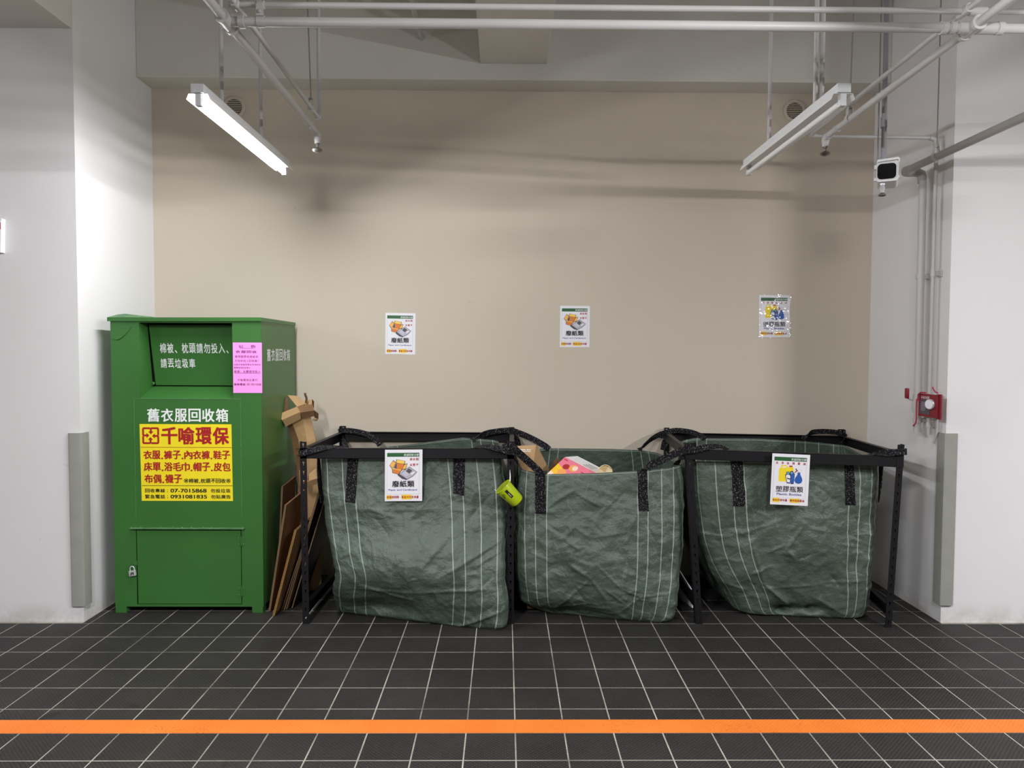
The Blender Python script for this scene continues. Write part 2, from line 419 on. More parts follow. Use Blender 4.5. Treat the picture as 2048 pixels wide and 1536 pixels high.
# ================================================================== ROOM
XL, XR, YB, YF, ZB, ZC = -2.394, 2.521, 5.01, 4.113, 3.319, 3.96
def struct(name, mb, m):
    o = mb.build(name, m); o['kind'] = 'structure'; return o
fl = struct('floor', MB().box((-8, -8, -0.2), (8, YB+0.25, -0.0012)), M_GROUT)
T, GX0, GY0, GR = 0.2, 0.04845, 4.0938, 0.0028
def tile_mesh(w, d):
    b = 0.0012; z = -0.006
    m = MB(); m.add([(0, 0, z), (w, 0, z), (w, d, z), (0, d, z), (0, 0, -b), (w, 0, -b), (w, d, -b), (0, d, -b), (b, b, 0), (w-b, b, 0), (w-b, d-b, 0), (b, d-b, 0)],
          [(0, 1, 5, 4), (1, 2, 6, 5), (2, 3, 7, 6), (3, 0, 4, 7), (4, 5, 9, 8), (5, 6, 10, 9), (6, 7, 11, 10), (7, 4, 8, 11), (8, 9, 10, 11)])
    me = bpy.data.meshes.new('tile'); me.from_pydata(m.v, [], m.f); me.materials.append(M_TILE); me.update(); return me
_tm = {}
bulk = MB(); n_tiles = 0
for j in range(-6, 22):                      # rows, towards the camera
    y1 = GY0 - j*T; y0 = y1 - T
    for i in range(-24, 24):
        x0 = GX0 + i*T; x1 = x0+T
        a0, a1, b0, b1 = x0+GR, x1-GR, y0+GR, y1-GR
        if j < 0:
            if x1 < XL+0.01 or x0 > XR-0.01 or y0 > YB-0.01: continue
            a0 = max(a0, XL+0.002); a1 = min(a1, XR-0.002); b1 = min(b1, YB-0.002)
            if a1-a0 < 0.012 or b1-b0 < 0.012: continue
            single = j >= -2 or x0 > 1.9 or (j >= -3 and 0.9 < x0 < 1.5)
        else:
            xm = 0.705*y1 + 0.12
            single = j <= 7 and -xm < x1 and x0 < xm+0.08
        if single and n_tiles < 298:
            key = (round(a1-a0, 4), round(b1-b0, 4))
            if key not in _tm: _tm[key] = tile_mesh(*key)
            o = bpy.data.objects.new('tile', _tm[key]); o.location = (a0, b0, 0); o.parent = fl; col.objects.link(o); n_tiles += 1
        else:
            bulk.add([(a0, b0, -0.0002), (a1, b0, -0.0002), (a1, b1, -0.0002), (a0, b1, -0.0002)], [(0, 1, 2, 3)])
            bulk.add([(a0, b0, -0.0002), (a1, b0, -0.0002), (a1, b0, -0.004), (a0, b0, -0.004)], [(0, 3, 2, 1)])
ft = bulk.build('floor_tiling', M_TILE, fl); ft['kind'] = 'stuff'
# painted line, laid over the tiles and dipping into the joints
ln = MB(); ya, yb = 2.8935, 2.9985; xs = []
for i in range(-24, 24):
    x = GX0+i*T; xs += [(x-0.004, 0.0007), (x, -0.0006), (x+0.004, 0.0007)]
for (x0, z0), (x1, z1) in zip(xs[:-1], xs[1:]):
    ln.add([(x0, ya, z0), (x1, ya, z1), (x1, yb, z1), (x0, yb, z0)], [(0, 1, 2, 3)])
    ln.add([(x0, ya, z0), (x1, ya, z1), (x1, ya, z1-0.003), (x0, ya, z0-0.003)], [(0, 3, 2, 1)])
tag(move(ln.build('painted_line', M_ORANGE), (0, 2.946, 0)), 'orange stripe painted across the dark floor tiles in the foreground', 'floor marking')

struct('wall_back', MB().box((XL, YB, -0.1), (XR, YB+0.2, ZC)), M_BEIGE)
struct('wall_left', MB().box((-8, YF, -0.1), (XL, YB+0.2, ZC)), M_WHITE)
struct('wall_right', MB().box((XR, YF, -0.1), (8, YB+0.2, ZC)), M_WHITE)
struct('ceiling', MB().box((-8, -8, ZC), (8, YB+0.2, ZC+0.2)), M_CEIL)
struct('trim_1', MB().box((XL, 4.808, ZB), (XR, YB, ZC), bev=0.006), M_CEIL)           # beam across the back wall
struct('trim_2', MB().box((-3.3, -8, ZB+0.002), (XL, YF, ZC), bev=0.006), M_CEIL)      # beam over the left pier
struct('trim_3', MB().box((-0.166, -8, 3.423), (0.265, 4.808, ZC), bev=0.006), M_CEIL)   # middle beam
struct('wall_front', MB().box((-8, -8.2, -0.1), (8, -8, ZC)), M_WHITE)

# ------------------------------------------------------------------ corner guards
def guard(xc, sgn, zb, zt, label):
    w, th, y = 0.066, 0.016, YF; r = 0.012
    t = thing('corner_guard', (xc, y, zb), label, 'corner guard', 'corner guards')
    m = MB(); s = -sgn            # body wall lies towards +sgn*-1
    prof = []
    out = [(xc+sgn*0.062, y-0.0005), (xc+sgn*0.062, y-th*0.7), (xc+sgn*0.056, y-th), (xc-s*0 - sgn*(th-r) , y-th), (xc-sgn*(th-0.003), y-th+0.003), (xc-sgn*th, y-th+r), (xc-sgn*th, y+0.056), (xc-sgn*th*0.7, y+0.062), (xc-sgn*0.0005, y+0.062), (xc-sgn*0.0005, y-0.0005)]
    m.prism([(x, yy, zb) for x, yy in out], (0, 0, zt-zb)); m.build('guard_body', M_GUARD, t, smooth=True, angle=30)
    return t
guard(XL, -1, 0.094, 1.082, 'grey rubber guard on the corner of the left white pier')
guard(XR, 1, 0.104, 1.096, 'grey rubber guard on the corner of the right white pier')

# ------------------------------------------------------------------ pipes
def pipe(mb, pts, r, n=16): mb.tube(pts, r, n)
def ring(mb, p, d, r, w, n=16):
    p = Vector(p); d = Vector(d).normalized()*w/2; mb.tube([p-d, p+d], r, n)
ZP, YP, RP = 2.703, 2.62, 0.0168
ZT, RT = 2.762, 0.0105
XA, XB = -0.985, 1.655           # the two branches
# main pipe across
t = thing('sprinkler_pipe', (0.5, YP, ZP), 'thicker white pipe crossing the whole top of the picture', 'pipe')
m = MB(); pipe(m, [(XA, YP, ZP), (3.2, YP, ZP)], RP); m.build('pipe', M_PIPE, t, True)
for x, w, r in ((XA+0.055, 0.02, RP+0.006), (XB-0.10, 0.02, RP+0.006), (XB-0.07, 0.02, RP+0.005), (XB+0.10, 0.02, RP+0.006), (XB+0.02, 0.14, RP+0.004), (2.02, 0.02, RP+0.005)): m = MB(); ring(m, (x, YP, ZP), (1, 0, 0), r, w); m.build('coupling', M_PIPE, t, True)
# thin pipe above
t = thing('drain_pipe', (0.5, YP, ZT), 'thinner white pipe running just above the thick crossing pipe', 'pipe')
m = MB(); pipe(m, [(XA+0.01, YP, ZT), (3.2, YP, ZT)], RT); m.build('pipe', M_PIPE, t, True)
m = MB(); ring(m, (XA+0.03, YP, ZT), (1, 0, 0), RT+0.005, 0.025); m.build('coupling', M_PIPE, t, True); m = MB(); ring(m, (XB+0.02, YP, ZT), (1, 0, 0), RT+0.005, 0.06); m.build('coupling', M_PIPE, t, True)
# strap clamp joining both
def double_clamp(x, label):
    t = thing('pipe_clamp', (x, YP, ZP), label, 'clamp', 'double pipe clamps')
    m = MB(); ring(m, (x, YP, ZP), (1, 0, 0), RP+0.003, 0.026); m.build('lower_band', M_PIPE, t, True)
    m = MB(); ring(m, (x, YP, ZT), (1, 0, 0), RT+0.003, 0.024); m.build('upper_band', M_PIPE, t, True)
    m = MB(); m.box((x-0.013, YP-0.0195, ZP+0.014), (x+0.013, YP-0.0165, ZT-0.004)); m.build('tab', M_PIPE, t)
    m = MB(); m.lathe([(0.006, 0), (0.006, 0.004), (0.003, 0.006)], (x, YP-0.0195, (ZP+ZT)/2-0.002), (0, -1, 0), 12); m.build('bolt', M_PIPE, t, True)
double_clamp(-0.862, 'white double clamp joining the two crossing pipes at their left end')
double_clamp(1.93, 'white double clamp on the two crossing pipes at the right edge')

def branch(x0, xe, yend, ztop, xt, yt_end, side, lab):
    # sprinkler branch towards the wall
    g = thing('sprinkler_branch', (x0, 3.2, ZP), lab[0], 'pipe', 'sprinkler branches')
    m = MB(); pipe(m, [(x0-(xe-x0)*2.2, YP-3.0, ZP), (x0, YP, ZP), (xe, yend, ZP)], RP*0.98); m.build('pipe', M_PIPE, g, True)
    m = MB(); d = Vector((xe-x0, yend-YP, 0)).normalized()
    ring(m, (x0, YP, ZP), d, RP+0.006, 0.085); ring(m, Vector((x0, YP, ZP))+d*0.045, d, RP+0.009, 0.014); ring(m, Vector((x0, YP, ZP))-d*0.045, d, RP+0.009, 0.014)
    m.build('tee', M_PIPE, g, True); m = MB(); ring(m, (xe-(xe-x0)*0.09, yend-0.13, ZP), d, RP+0.003, 0.03); m.build('coupling', M_PIPE, g, True)
    m = MB(); m.tube([(xe, yend-0.02, ZP+0.0), (xe, yend+0.012, ZP-0.004), (xe, yend+0.022, ZP-0.022), (xe, yend+0.022, ZP-0.05)], [RP+0.003, RP+0.004, RP+0.003, RP-0.002]); m.build('elbow', M_PIPE, g, True)
    h = MB(); o = (xe, yend+0.022, ZP-0.05)
    h.lathe([(0.010, 0), (0.010, 0.008), (0.006, 0.010), (0.006, 0.022), (0.012, 0.026), (0.024, 0.032), (0.026, 0.036), (0.022, 0.044), (0.012, 0.049), (0.002, 0.050)], o, (0, 0, -1), 20)
    h.build('sprinkler_head', M_BRASS, g, True, 'dull metal sprinkler head')
    # thin parallel drain
    g2 = thing('drain_branch', (xt, 3.2, ZT), lab[1], 'pipe', 'thin drain pipes')
    return g, g2
gL, dL = branch(XA, -1.0, 3.90, ZC, XA+0.03, 3.9, 1, ('white sprinkler pipe running back to a sprinkler head beside the lit lamp', 'thin white pipe beside the left sprinkler pipe, turning up to the ceiling'))
m = MB(); pipe(m, [(XA+0.035, YP-3, ZT), (XA+0.035, YP, ZT+0.0), (-0.985, 3.86, ZT+0.012), (-0.985, 3.885, ZT+0.02), (-0.985, 3.90, ZT+0.045), (-0.985, 3.90, ZC)], RT*0.95); m.build('pipe', M_PIPE, dL, True)
m = MB(); ring(m, (-0.985, 3.74, ZT+0.011), (0, 1, 0), RT+0.003, 0.022); m.build('coupling', M_PIPE, dL, True); m = MB(); m.tube([(-0.985, 3.865, ZT+0.008), (-0.985, 3.89, ZT+0.018), (-0.985, 3.902, ZT+0.05)], RT+0.0035); m.build('elbow', M_PIPE, dL, True); m = MB(); ring(m, (XA+0.035, YP, ZT), (0, 1, 0), RT+0.005, 0.05); m.build('coupling', M_PIPE, dL, True)
gR, dR = branch(XB, 1.71, 3.90, ZC, XB-0.03, 3.9, -1, ('white sprinkler pipe running back to a sprinkler head beside the unlit lamp', 'thin white pipe beside the right sprinkler pipe, turning along the wall to the valve'))
pe = atx(1868, 272, 2.475)
m = MB(); q = at(1622, 272, 4.19)
pts = [(1.63, YP, ZT), (q.x-0.02, 4.13, ZT+0.02), (q.x, 4.18, q.z), (q.x+0.03, 4.19, q.z), (2.43, 4.20, q.z-0.002), (2.466, 4.205, q.z-0.012), (2.475, 4.205, q.z-0.05), (2.475, 4.205, 1.08)]
pipe(m, [(1.63, YP-3, ZT), (1.63, YP, ZT)] + pts[1:], RT*1.02); m.build('pipe', M_PIPE, dR, True)
m = MB(); m.tube([pts[1], pts[2], pts[3]], RT+0.004); m.build('elbow', M_PIPE, dR, True); m = MB(); m.tube([pts[4], pts[5], pts[6]], RT+0.004); m.build('elbow', M_PIPE, dR, True); m = MB(); ring(m, (1.63, YP, ZT), (0, 1, 0), RT+0.006, 0.06); m.build('coupling', M_PIPE, dR, True)

# grey main on the right, dropping down the wall
g = thing('riser_pipe', (2.46, 4.30, 1.08), 'grey pipe from the right edge that elbows down the white wall to a valve', 'pipe')
m = MB(); zz = 2.62
pipe(m, [(2.345, -1.0, zz), (2.345, 4.27, zz)], 0.021); m.build('pipe', M_PIPEGREY, g, True)
m = MB(); m.tube([(2.345, 4.24, zz), (2.347, 4.285, zz), (2.36, 4.31, zz), (2.385, 4.318, zz), (2.41, 4.32, zz)], [0.023, 0.027, 0.027, 0.027, 0.024]); m.build('elbow', M_PIPEGREY, g, True)
m = MB(); m.tube([(2.40, 4.32, zz), (2.435, 4.32, zz), (2.455, 4.32, zz-0.008), (2.462, 4.32, zz-0.03), (2.462, 4.32, zz-0.06)], [0.023, 0.026, 0.026, 0.026, 0.023]); m.build('elbow', M_PIPEGREY, g, True)
m = MB(); pipe(m, [(2.462, 4.31, zz-0.05), (2.462, 4.30, 1.08)], 0.0205); m.build('drop_pipe', M_PIPE, g, True, 'white drop pipe')
m = MB(); ring(m, (2.462, 4.305, 1.245), (0, 0, 1), 0.028, 0.05); ring(m, (2.462, 4.305, 1.285), (0, 0, 1), 0.024, 0.04); ring(m, (2.462, 4.305, 1.21), (0, 0, 1), 0.025, 0.02); m.build('valve', M_PIPE, g, True)
m = MB(); m.tube([(2.462, 4.31, 1.27), (2.425, 4.31, 1.275), (2.405, 4.31, 1.285)], 0.004); m.build('lever', M_STEEL, g)
m = MB(); m.box((2.392, 4.298, 1.283), (2.41, 4.322, 1.345), bev=0.005); m.build('handle', M_REDPL, g, True, 'red valve handle')
def bracket(parent, x, y, z, r):
    m = MB(); ring(m, (x, y, z), (0, 0, 1), r+0.004, 0.03); m.box((x, y-0.008, z-0.012), (XR-0.004, y+0.008, z+0.012)); m.box((XR-0.012, y-0.02, z-0.018), (XR-0.001, y+0.02, z+0.018)); m.build('bracket', M_PIPE, parent, True)
bracket(g, 2.462, 4.31, atx(1842, 553, 2.462).z, 0.0205); bracket(dR, 2.475, 4.205, atx(1868, 547, 2.475).z, RT)
bracket(g, 2.462, 4.30, 1.155, 0.0205); bracket(dR, 2.475, 4.205, 1.135, RT)

def hanger(name, top, bot, rad, label, m=M_ROD, group='threaded hanger rods'):
    t = thing(name, bot, label, 'hanger', group)
    a = MB(); a.tube([bot, top], 0.0035, 8); a.build('rod', m, t, True)
    c = MB(); b = Vector(bot); r = rad
    n = 14; pts = [b+Vector((0, 0, -0.052))+Vector((math.sin(q)*(r+0.003), 0, -math.cos(q)*(r+0.003))) for q in [math.radians(-140+280*k/n) for k in range(n+1)]]
    pts = [b+Vector((-0.010, 0, 0.0))]+pts+[b+Vector((0.010, 0, 0.0))]
    c.ribbon([(p, (0, 1, 0)) for p in pts], 0.024, 0.0025, sub=1); c.build('clevis', M_PIPE, t, True)
    e = MB(); e.lathe([(0.008, 0), (0.008, 0.01)], b+Vector((0, 0, -0.006)), (0, 0, 1), 6); e.build('nut', M_ROD, t)
hanger('pipe_hanger', (-0.985-0.03, 3.73, ZC), (-0.985, 3.74, ZT+0.062), RT, 'thin rod hanging from the ceiling to the left sprinkler pipe')
hanger('pipe_hanger', (1.715, 3.62, ZC), (1.695, 3.62, ZP+0.055), RP, 'thin rod hanging from the ceiling behind the unlit lamp')
hanger('pipe_hanger', (2.345, 3.98, ZC), (2.345, 3.98, zz+0.056), 0.021, 'thin rod hanging from the ceiling to the grey pipe')
m = MB(); pipe(m, [(-0.549, 1.5, 3.587), (-0.549, 4.806, 3.587)], 0.019); tag(move(m.build('conduit_stub', M_PIPE, None, True), (-0.549, 4.8, 3.587)), 'short white pipe stub running into the back beam near top centre', 'pipe')

# ------------------------------------------------------------------ strip lamps
def lamp(x, y0, y1, zt, lit, label):
    t = thing('strip_lamp', (x, (y0+y1)/2, zt), label, 'lamp', 'ceiling strip lamps')
    zb = zt+0.035; hw, th = 0.0265, 0.036
    m = MB(); m.box((x-hw, y0-0.01, zb), (x+hw, y1+0.01, zb+th), bev=0.002); m.build('housing', M_LAMPBODY, t)
    m = MB(); e = 0.0015; w = 0.0475; d = 0.023
    prof = [(-w, zb-d), (-w+0.009, zb-0.001), (w-0.009, zb-0.001), (w, zb-d)]
    for (xa, za), (xb_, zb_) in zip(prof[:-1], prof[1:]):
        m.hexa([(x+xa, y0, za), (x+xb_, y0, zb_), (x+xb_, y1, zb_), (x+xa, y1, za)], [(x+xa, y0, za-e), (x+xb_, y0, zb_-e), (x+xb_, y1, zb_-e), (x+xa, y1, za-e)])
    m.build('reflector', M_REFLECT, t)
    for yy, s in ((y0, 1), (y1, -1)):
        m = MB(); m.box((x-0.012, yy-0.004 if s > 0 else yy-0.024, zt-0.016), (x+0.012, yy+0.024 if s > 0 else yy+0.004, zb-0.001), bev=0.003); m.build('lamp_holder', M_LAMPBODY, t)
    m = MB(); m.tube([(x, y0+0.024, zt), (x, y1-0.024, zt)], 0.013, 16); m.build('tube', M_LIT if lit else M_TUBEOFF, t, True, 'glowing tube' if lit else None)
    return t
LY0, LY1 = 3.03, 4.20
lamp(-1.258, LY0, LY1, 2.562, True, 'lit fluorescent strip lamp hanging above the green clothes bin')
lamp(1.345, 2.93, 4.06, 2.548, False, 'unlit fluorescent strip lamp hanging above the right bag')
def rod(x, y, z0, label, r=0.0095, mt=M_PIPE):
    m = MB(); m.tube([(x, y, z0), (x, y, ZC)], r, 12); tag(move(m.build('suspension_tube', mt, None, True), (x, y, z0)), label, 'tube', 'lamp suspension tubes')
rod(-1.258, 3.28, 2.638, 'white suspension tube nearest the front of the lit lamp')
rod(-1.258, 3.80, 2.638, 'white suspension tube behind the front one on the lit lamp')
rod(1.345, 3.75, 2.624, 'white suspension tube at the far end of the unlit lamp')
rod(1.338, 3.18, 2.624, 'left one of the two touching white tubes above the unlit lamp')
rod(1.366, 3.18, 2.624, 'right one of the two touching white tubes above the unlit lamp')

# ------------------------------------------------------------------ round vents
def vent(px, py, label):
    c = at(px, py, YB); t = thing('round_vent', c, label, 'vent', 'round wall vents')
    m = MB(); m.lathe([(0.078, 0.0), (0.078, 0.006), (0.070, 0.012), (0.060, 0.012), (0.054, 0.006), (0.054, 0.0)], c, (0, -1, 0), 36); m.build('rim', M_VENT, t, True)
    m = MB(); m.lathe([(0.055, 0.0015), (0.055, 0.003)], c, (0, -1, 0), 28); m.build('backing', M_VENTDARK, t)
    for k in range(8):
        z = -0.042+k*0.012; w = math.sqrt(max(0, 0.054**2-z*z))
        m = MB(); a = Vector((c.x-w, c.y-0.004, c.z+z)); m.hexa([a, a+Vector((2*w, 0, 0)), a+Vector((2*w, -0.009, -0.004)), a+Vector((0, -0.009, -0.004))], [v+Vector((0, 0, 0.0045)) for v in (a, a+Vector((2*w, 0, 0)), a+Vector((2*w, -0.009, -0.004)), a+Vector((0, -0.009, -0.004)))]); m.build('slat', M_VENT, t)
vent(468, 215, 'round beige vent high on the wall behind the lit lamp'); vent(1589, 222, 'round beige vent high on the wall behind the unlit lamp')

# ------------------------------------------------------------------ security camera
CY = 3.46
cq = at(1775, 340, CY); CROT = Matrix.Translation(cq)@Matrix.Rotation(-math.atan2(cq.x, cq.y), 4, 'Z')
def crot(m):   # the box is turned to face the photographer
    m.v = [tuple(CROT@(Vector(v)-Vector((cq.x, cq.y, cq.z)))) for v in m.v]; return m
g = thing('security_camera', at(1775, 340, CY), 'white box security camera with black face hanging from a grey conduit', 'camera')
c = at(1775, 340, CY); cx, cz = c.x, c.z
m = MB(); m.tube([(cx, CY+0.04, cz+0.045), (cx-0.004, CY+0.04, ZC)], 0.0115, 14); m.build('conduit', M_CONDUIT, g, True, 'grey conduit')
m = MB(); zc = at(1778, 245, CY+0.04).z; m.tube([(cx-0.002, CY+0.04, zc-0.025), (cx-0.002, CY+0.04, zc+0.025)], 0.0145, 14); m.tube([(cx-0.02, CY+0.055, cz+0.05), (cx-0.022, CY+0.055, ZC)], 0.003, 8); m.build('coupling', M_CONDUIT, g, True)
def rrect(cx, cz, hw, hh, r, y, n=6):
    out = []
    for sx, sz, a0 in ((1, 1, 0), (-1, 1, 90), (-1, -1, 180), (1, -1, 270)):
        for k in range(n+1):
            a = math.radians(a0+90*k/n); out.append((cx+sx*(hw-r)+r*math.cos(a), y, cz+sz*(hh-r)+r*math.sin(a)))
    return out
m = MB(); m.prism(rrect(cx, cz-0.004, 0.0465, 0.0485, 0.013, CY), (0, 0.17, 0)); crot(m).build('housing', M_CAMERA, g, True, angle=30)
m = MB(); m.prism([(cx+x*1.08, CY-0.013, cz+z*1.08) for x, z in ((-0.044, 0.03), (-0.04, 0.046), (0.04, 0.05), (0.047, 0.044), (0.047, 0.028), (0.043, 0.026), (0.041, 0.04), (-0.038, 0.036))], (0, 0.19, 0)); crot(m).build('sun_shield', M_CAMERA, g)
m = MB(); m.prism(rrect(cx-0.003, cz-0.006, 0.0395, 0.0357, 0.017, CY-0.007), (0, 0.008, 0)); crot(m).build('lens_window', M_LENS, g, True, 'black glass window', angle=30)
for x0, x1, z0, z1 in ((-0.056, -0.046, 0.013, 0.032), (-0.056, -0.046, -0.043, -0.028), (0.046, 0.052, -0.037, -0.026)):
    m = MB(); m.box((cx+x0, CY+0.016, cz+z0), (cx+x1, CY+0.038, cz+z1)); crot(m).build('latch', M_CAMERA, g)
m = MB(); m.lathe([(0.011, 0), (0.013, 0.006), (0.009, 0.016), (0.013, 0.026), (0.009, 0.036), (0.007, 0.046), (0.009, 0.049)], (cx-0.002, CY+0.04, cz-0.050), (0, 0, -1), 16); m.build('bracket', M_STEEL, g, True)
m = MB(); m.lathe([(0.008, 0), (0.017, 0.006), (0.017, 0.012), (0.012, 0.014)], (cx-0.002, CY+0.04, cz-0.100), (0, 0, -1), 20); m.build('bracket_foot', M_VENTDARK, g, True)

# ------------------------------------------------------------------ inspection valve plate
pc = atx(1858, 810, 2.44)
g = thing('valve_plate', pc, 'dark red valve plate with a round gauge hung on the thin wall pipe', 'sign')
xq, ya, yb_ = 2.435, 4.055, 4.245
m = MB(); m.box((xq, ya, 1.186), (xq+0.006, yb_, 1.318), bev=0.0015); m.box((xq+0.006, ya-0.02, 1.18), (xq+0.012, ya+0.02, 1.322)); m.build('plate', M_REDPL, g)
s = Sheet((xq-0.0005, yb_-0.015, 1.305), (0, -1, 0), (0, 0, -1), (-1, 0, 0))
s.rect(0.0, 0.02, 0.10, 0.105, M_NEWSD, 0.0006); s.chars('末端查驗閥', 0.01, 0.0, 0.095, 0.016, M_WHITEINK, 0.0, 0.0008)
for k in range(6): s.rect(0.012, 0.035+k*0.009, 0.07-0.008*(k % 3), 0.038+k*0.009, M_NEWS, 0.0009)
s.build('print', g)
gc = Vector((xq-0.018, 4.115, 1.262)); m = MB(); m.lathe([(0.026, 0), (0.030, 0.004), (0.030, 0.014), (0.027, 0.017)], gc+Vector((0.016, 0, 0)), (-1, -0.35, 0), 24); m.build('gauge_case', M_STEEL, g, True)
m = MB(); m.lathe([(0.025, 0), (0.025, 0.001)], gc+Vector((0.016, 0, 0))+Vector((-1, -0.35, 0)).normalized()*0.0175, (-1, -0.35, 0), 24); m.build('gauge_dial', M_PAPER, g, False, 'white dial')
m = MB(); m.box((2.447, 4.193, 1.235), (2.452, 4.20, 1.29)); m.build('hook', M_STEEL, g)
# red ribbons tied on the plate
g = thing('red_ribbon', (2.43, 4.24, 1.31), 'red ribbon tied over the valve plate with its long tail hanging left', 'ribbon')
m = MB(); m.tube([(2.43, 4.16, 1.325), (2.425, 4.21, 1.325), (2.425, 4.235, 1.31), (2.424, 4.235, 1.28), (2.424, 4.215, 1.27)], 0.004, 8); m.build('loop', M_REDROPE, g, True)
m = MB(); m.tube([(2.424, 4.245, 1.285), (2.424, 4.246, 1.22), (2.424, 4.244, 1.16), (2.424, 4.25, 1.14), (2.424, 4.275, 1.122)], 0.004, 8); m.build('tail', M_REDROPE, g, True)
m = MB(); m.tube([(2.43, 4.05, 1.33), (2.43, 4.075, 1.335), (2.43, 4.095, 1.35), (2.43, 4.10, 1.362)], 0.004, 8); m.build('knot_end', M_REDROPE, g, True)
m = MB(); m.tube([(2.49, 4.15, 1.32), (2.49, 4.15, 1.2), (2.495, 4.155, 1.1), (2.498, 4.19, 1.03)], 0.007, 10); tag(move(m.build('drip_hose', M_PIPE, None, True), (2.498, 4.19, 1.03)), 'thin white hose dropping from the red valve plate behind the corner guard', 'hose')

# ------------------------------------------------------------------ sign cut by the left edge
a = at(4.5, 437, YF-0.03); b = at(2.5, 505, YF-0.03)
g = thing('wall_sign', (a.x-0.1, YF, b.z), 'white board with red print cut off by the left edge of the picture', 'sign')
m = MB(); m.prism([(a.x-0.19, YF-0.035, b.z), (b.x, YF-0.035, b.z), (a.x-0.004, YF-0.035, a.z-0.012), (a.x, YF-0.035, a.z-0.008), (a.x-0.004, YF-0.035, a.z), (a.x-0.19, YF-0.035, a.z)], (0, 0.0345, 0)); m.build('board', M_PAPER, g)
m = MB(); m.box((a.x-0.17, YF-0.0358, a.z-0.06), (a.x-0.006, YF-0.0352, a.z-0.022)); m.build('print', M_SIGNRED, g)

# ================================================================== CLOTHES BIN
XB0, XB1, Y0, Y1, ZB0, ZT0 = -2.293, -1.421, 4.258, 4.945, 0.038, 1.722
g = thing('clothes_bin', ((XB0+XB1)/2, (Y0+Y1)/2, 0), 'tall green metal clothes collection bin with a chute, standing by the left pier', 'bin')
WS = 0.004
HX0, HX1, HZ0, HZ1 = -2.128, -1.588, 1.270, 1.712        # chute mouth
m = MB(); b = 0.0
m.box((XB0, Y0+0.004, ZB0), (XB0+WS, Y1, ZT0)); m.box((XB1-WS, Y0+0.004, ZB0), (XB1, Y1, ZT0)); m.box((XB0, Y1-WS, ZB0), (XB1, Y1, ZT0)); m.box((XB0, Y0+0.004, ZB0), (XB1, Y1, ZB0+WS))
m.build('side_panels', M_GREEN, g)
# front sheet with chute mouth and door opening cut out
DX0, DX1, DZ0, DZ1 = -2.165, -1.547, 0.052, 0.497
m = MB(); f0, f1 = Y0, Y0+0.006
m.box((XB0, f0, HZ0), (HX0, f1, ZT0)); m.box((HX1, f0, HZ0), (XB1, f1, ZT0)); m.box((HX0, f0, HZ1), (HX1, f1, ZT0))
m.box((XB0, f0, DZ1), (XB1, f1, HZ0)); m.box((XB0, f0, ZB0), (DX0, f1, DZ1)); m.box((DX1, f0, ZB0), (XB1, f1, DZ1)); m.box((DX0, f0, ZB0), (DX1, f1, DZ0))
m.build('front_panel', M_GREEN, g)
# seams of the folded front sheet
m = MB(); z1 = ZT0
for x in (at(268, 800, Y0).x, at(481, 800, Y0).x):
    m.box((x-0.0012, f0-0.0012, 0.56), (x+0.0012, f0, HZ0-0.004))
m.box((at(268, 800, Y0).x, f0-0.0015, HZ0-0.003), (at(481, 800, Y0).x, f0, HZ0)); m.build('seam', M_GREEN2, g)
# chute
m = MB(); yt, yb = Y0+0.09, Y0+0.145
il = [(HX0, f1, HZ1), (HX0, f1, HZ0), (HX0+0.006, yb, HZ0+0.066), (HX0+0.006, yt, HZ1)]
m.prism(il, (-0.003, 0, 0)); m.prism([(x*1-0+ (HX1-HX0) - 0.006*(i > 1)*2, y, z) for i, (x, y, z) in enumerate(il)], (0.003, 0, 0))
m.hexa([(HX0, f1, HZ0), (HX1, f1, HZ0), (HX1, yb, HZ0+0.064), (HX0, yb, HZ0+0.064)], [(HX0, f1, HZ0-0.003), (HX1, f1, HZ0-0.003), (HX1, yb, HZ0+0.061), (HX0, yb, HZ0+0.061)])
m.box((HX0, f1, HZ1), (HX1, yt+0.1, HZ1+0.004)); m.build('chute', M_GREEN, g)
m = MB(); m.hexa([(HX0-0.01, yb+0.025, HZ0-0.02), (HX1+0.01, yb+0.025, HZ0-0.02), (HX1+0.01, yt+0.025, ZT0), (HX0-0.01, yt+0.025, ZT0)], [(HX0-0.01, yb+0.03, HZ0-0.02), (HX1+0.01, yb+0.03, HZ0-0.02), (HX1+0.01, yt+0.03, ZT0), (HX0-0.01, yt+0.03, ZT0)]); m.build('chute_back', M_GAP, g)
m = MB(); pa, pb_ = (HX0+0.012, HX1-0.004); zt, zb_ = HZ1-0.01, HZ0+0.071
m.hexa([(pa+0.014, yb-0.004, zb_), (pb_, yb-0.004, zb_), (pb_, yt+0.004, zt), (pa, yt+0.004, zt)], [(pa+0.014, yb, zb_), (pb_, yb, zb_), (pb_, yt+0.008, zt), (pa, yt+0.008, zt)])
flap = m.build('chute_flap', M_GREEN, g)
m = MB(); m.lathe([(0.010, 0), (0.010, 0.012), (0.005, 0.014), (0.005, 0.005)], (HX0+0.014, yb-0.008, HZ0+0.082), (0, -1, 0), 12); m.build('pivot_bolt', M_GREEN, g, True)
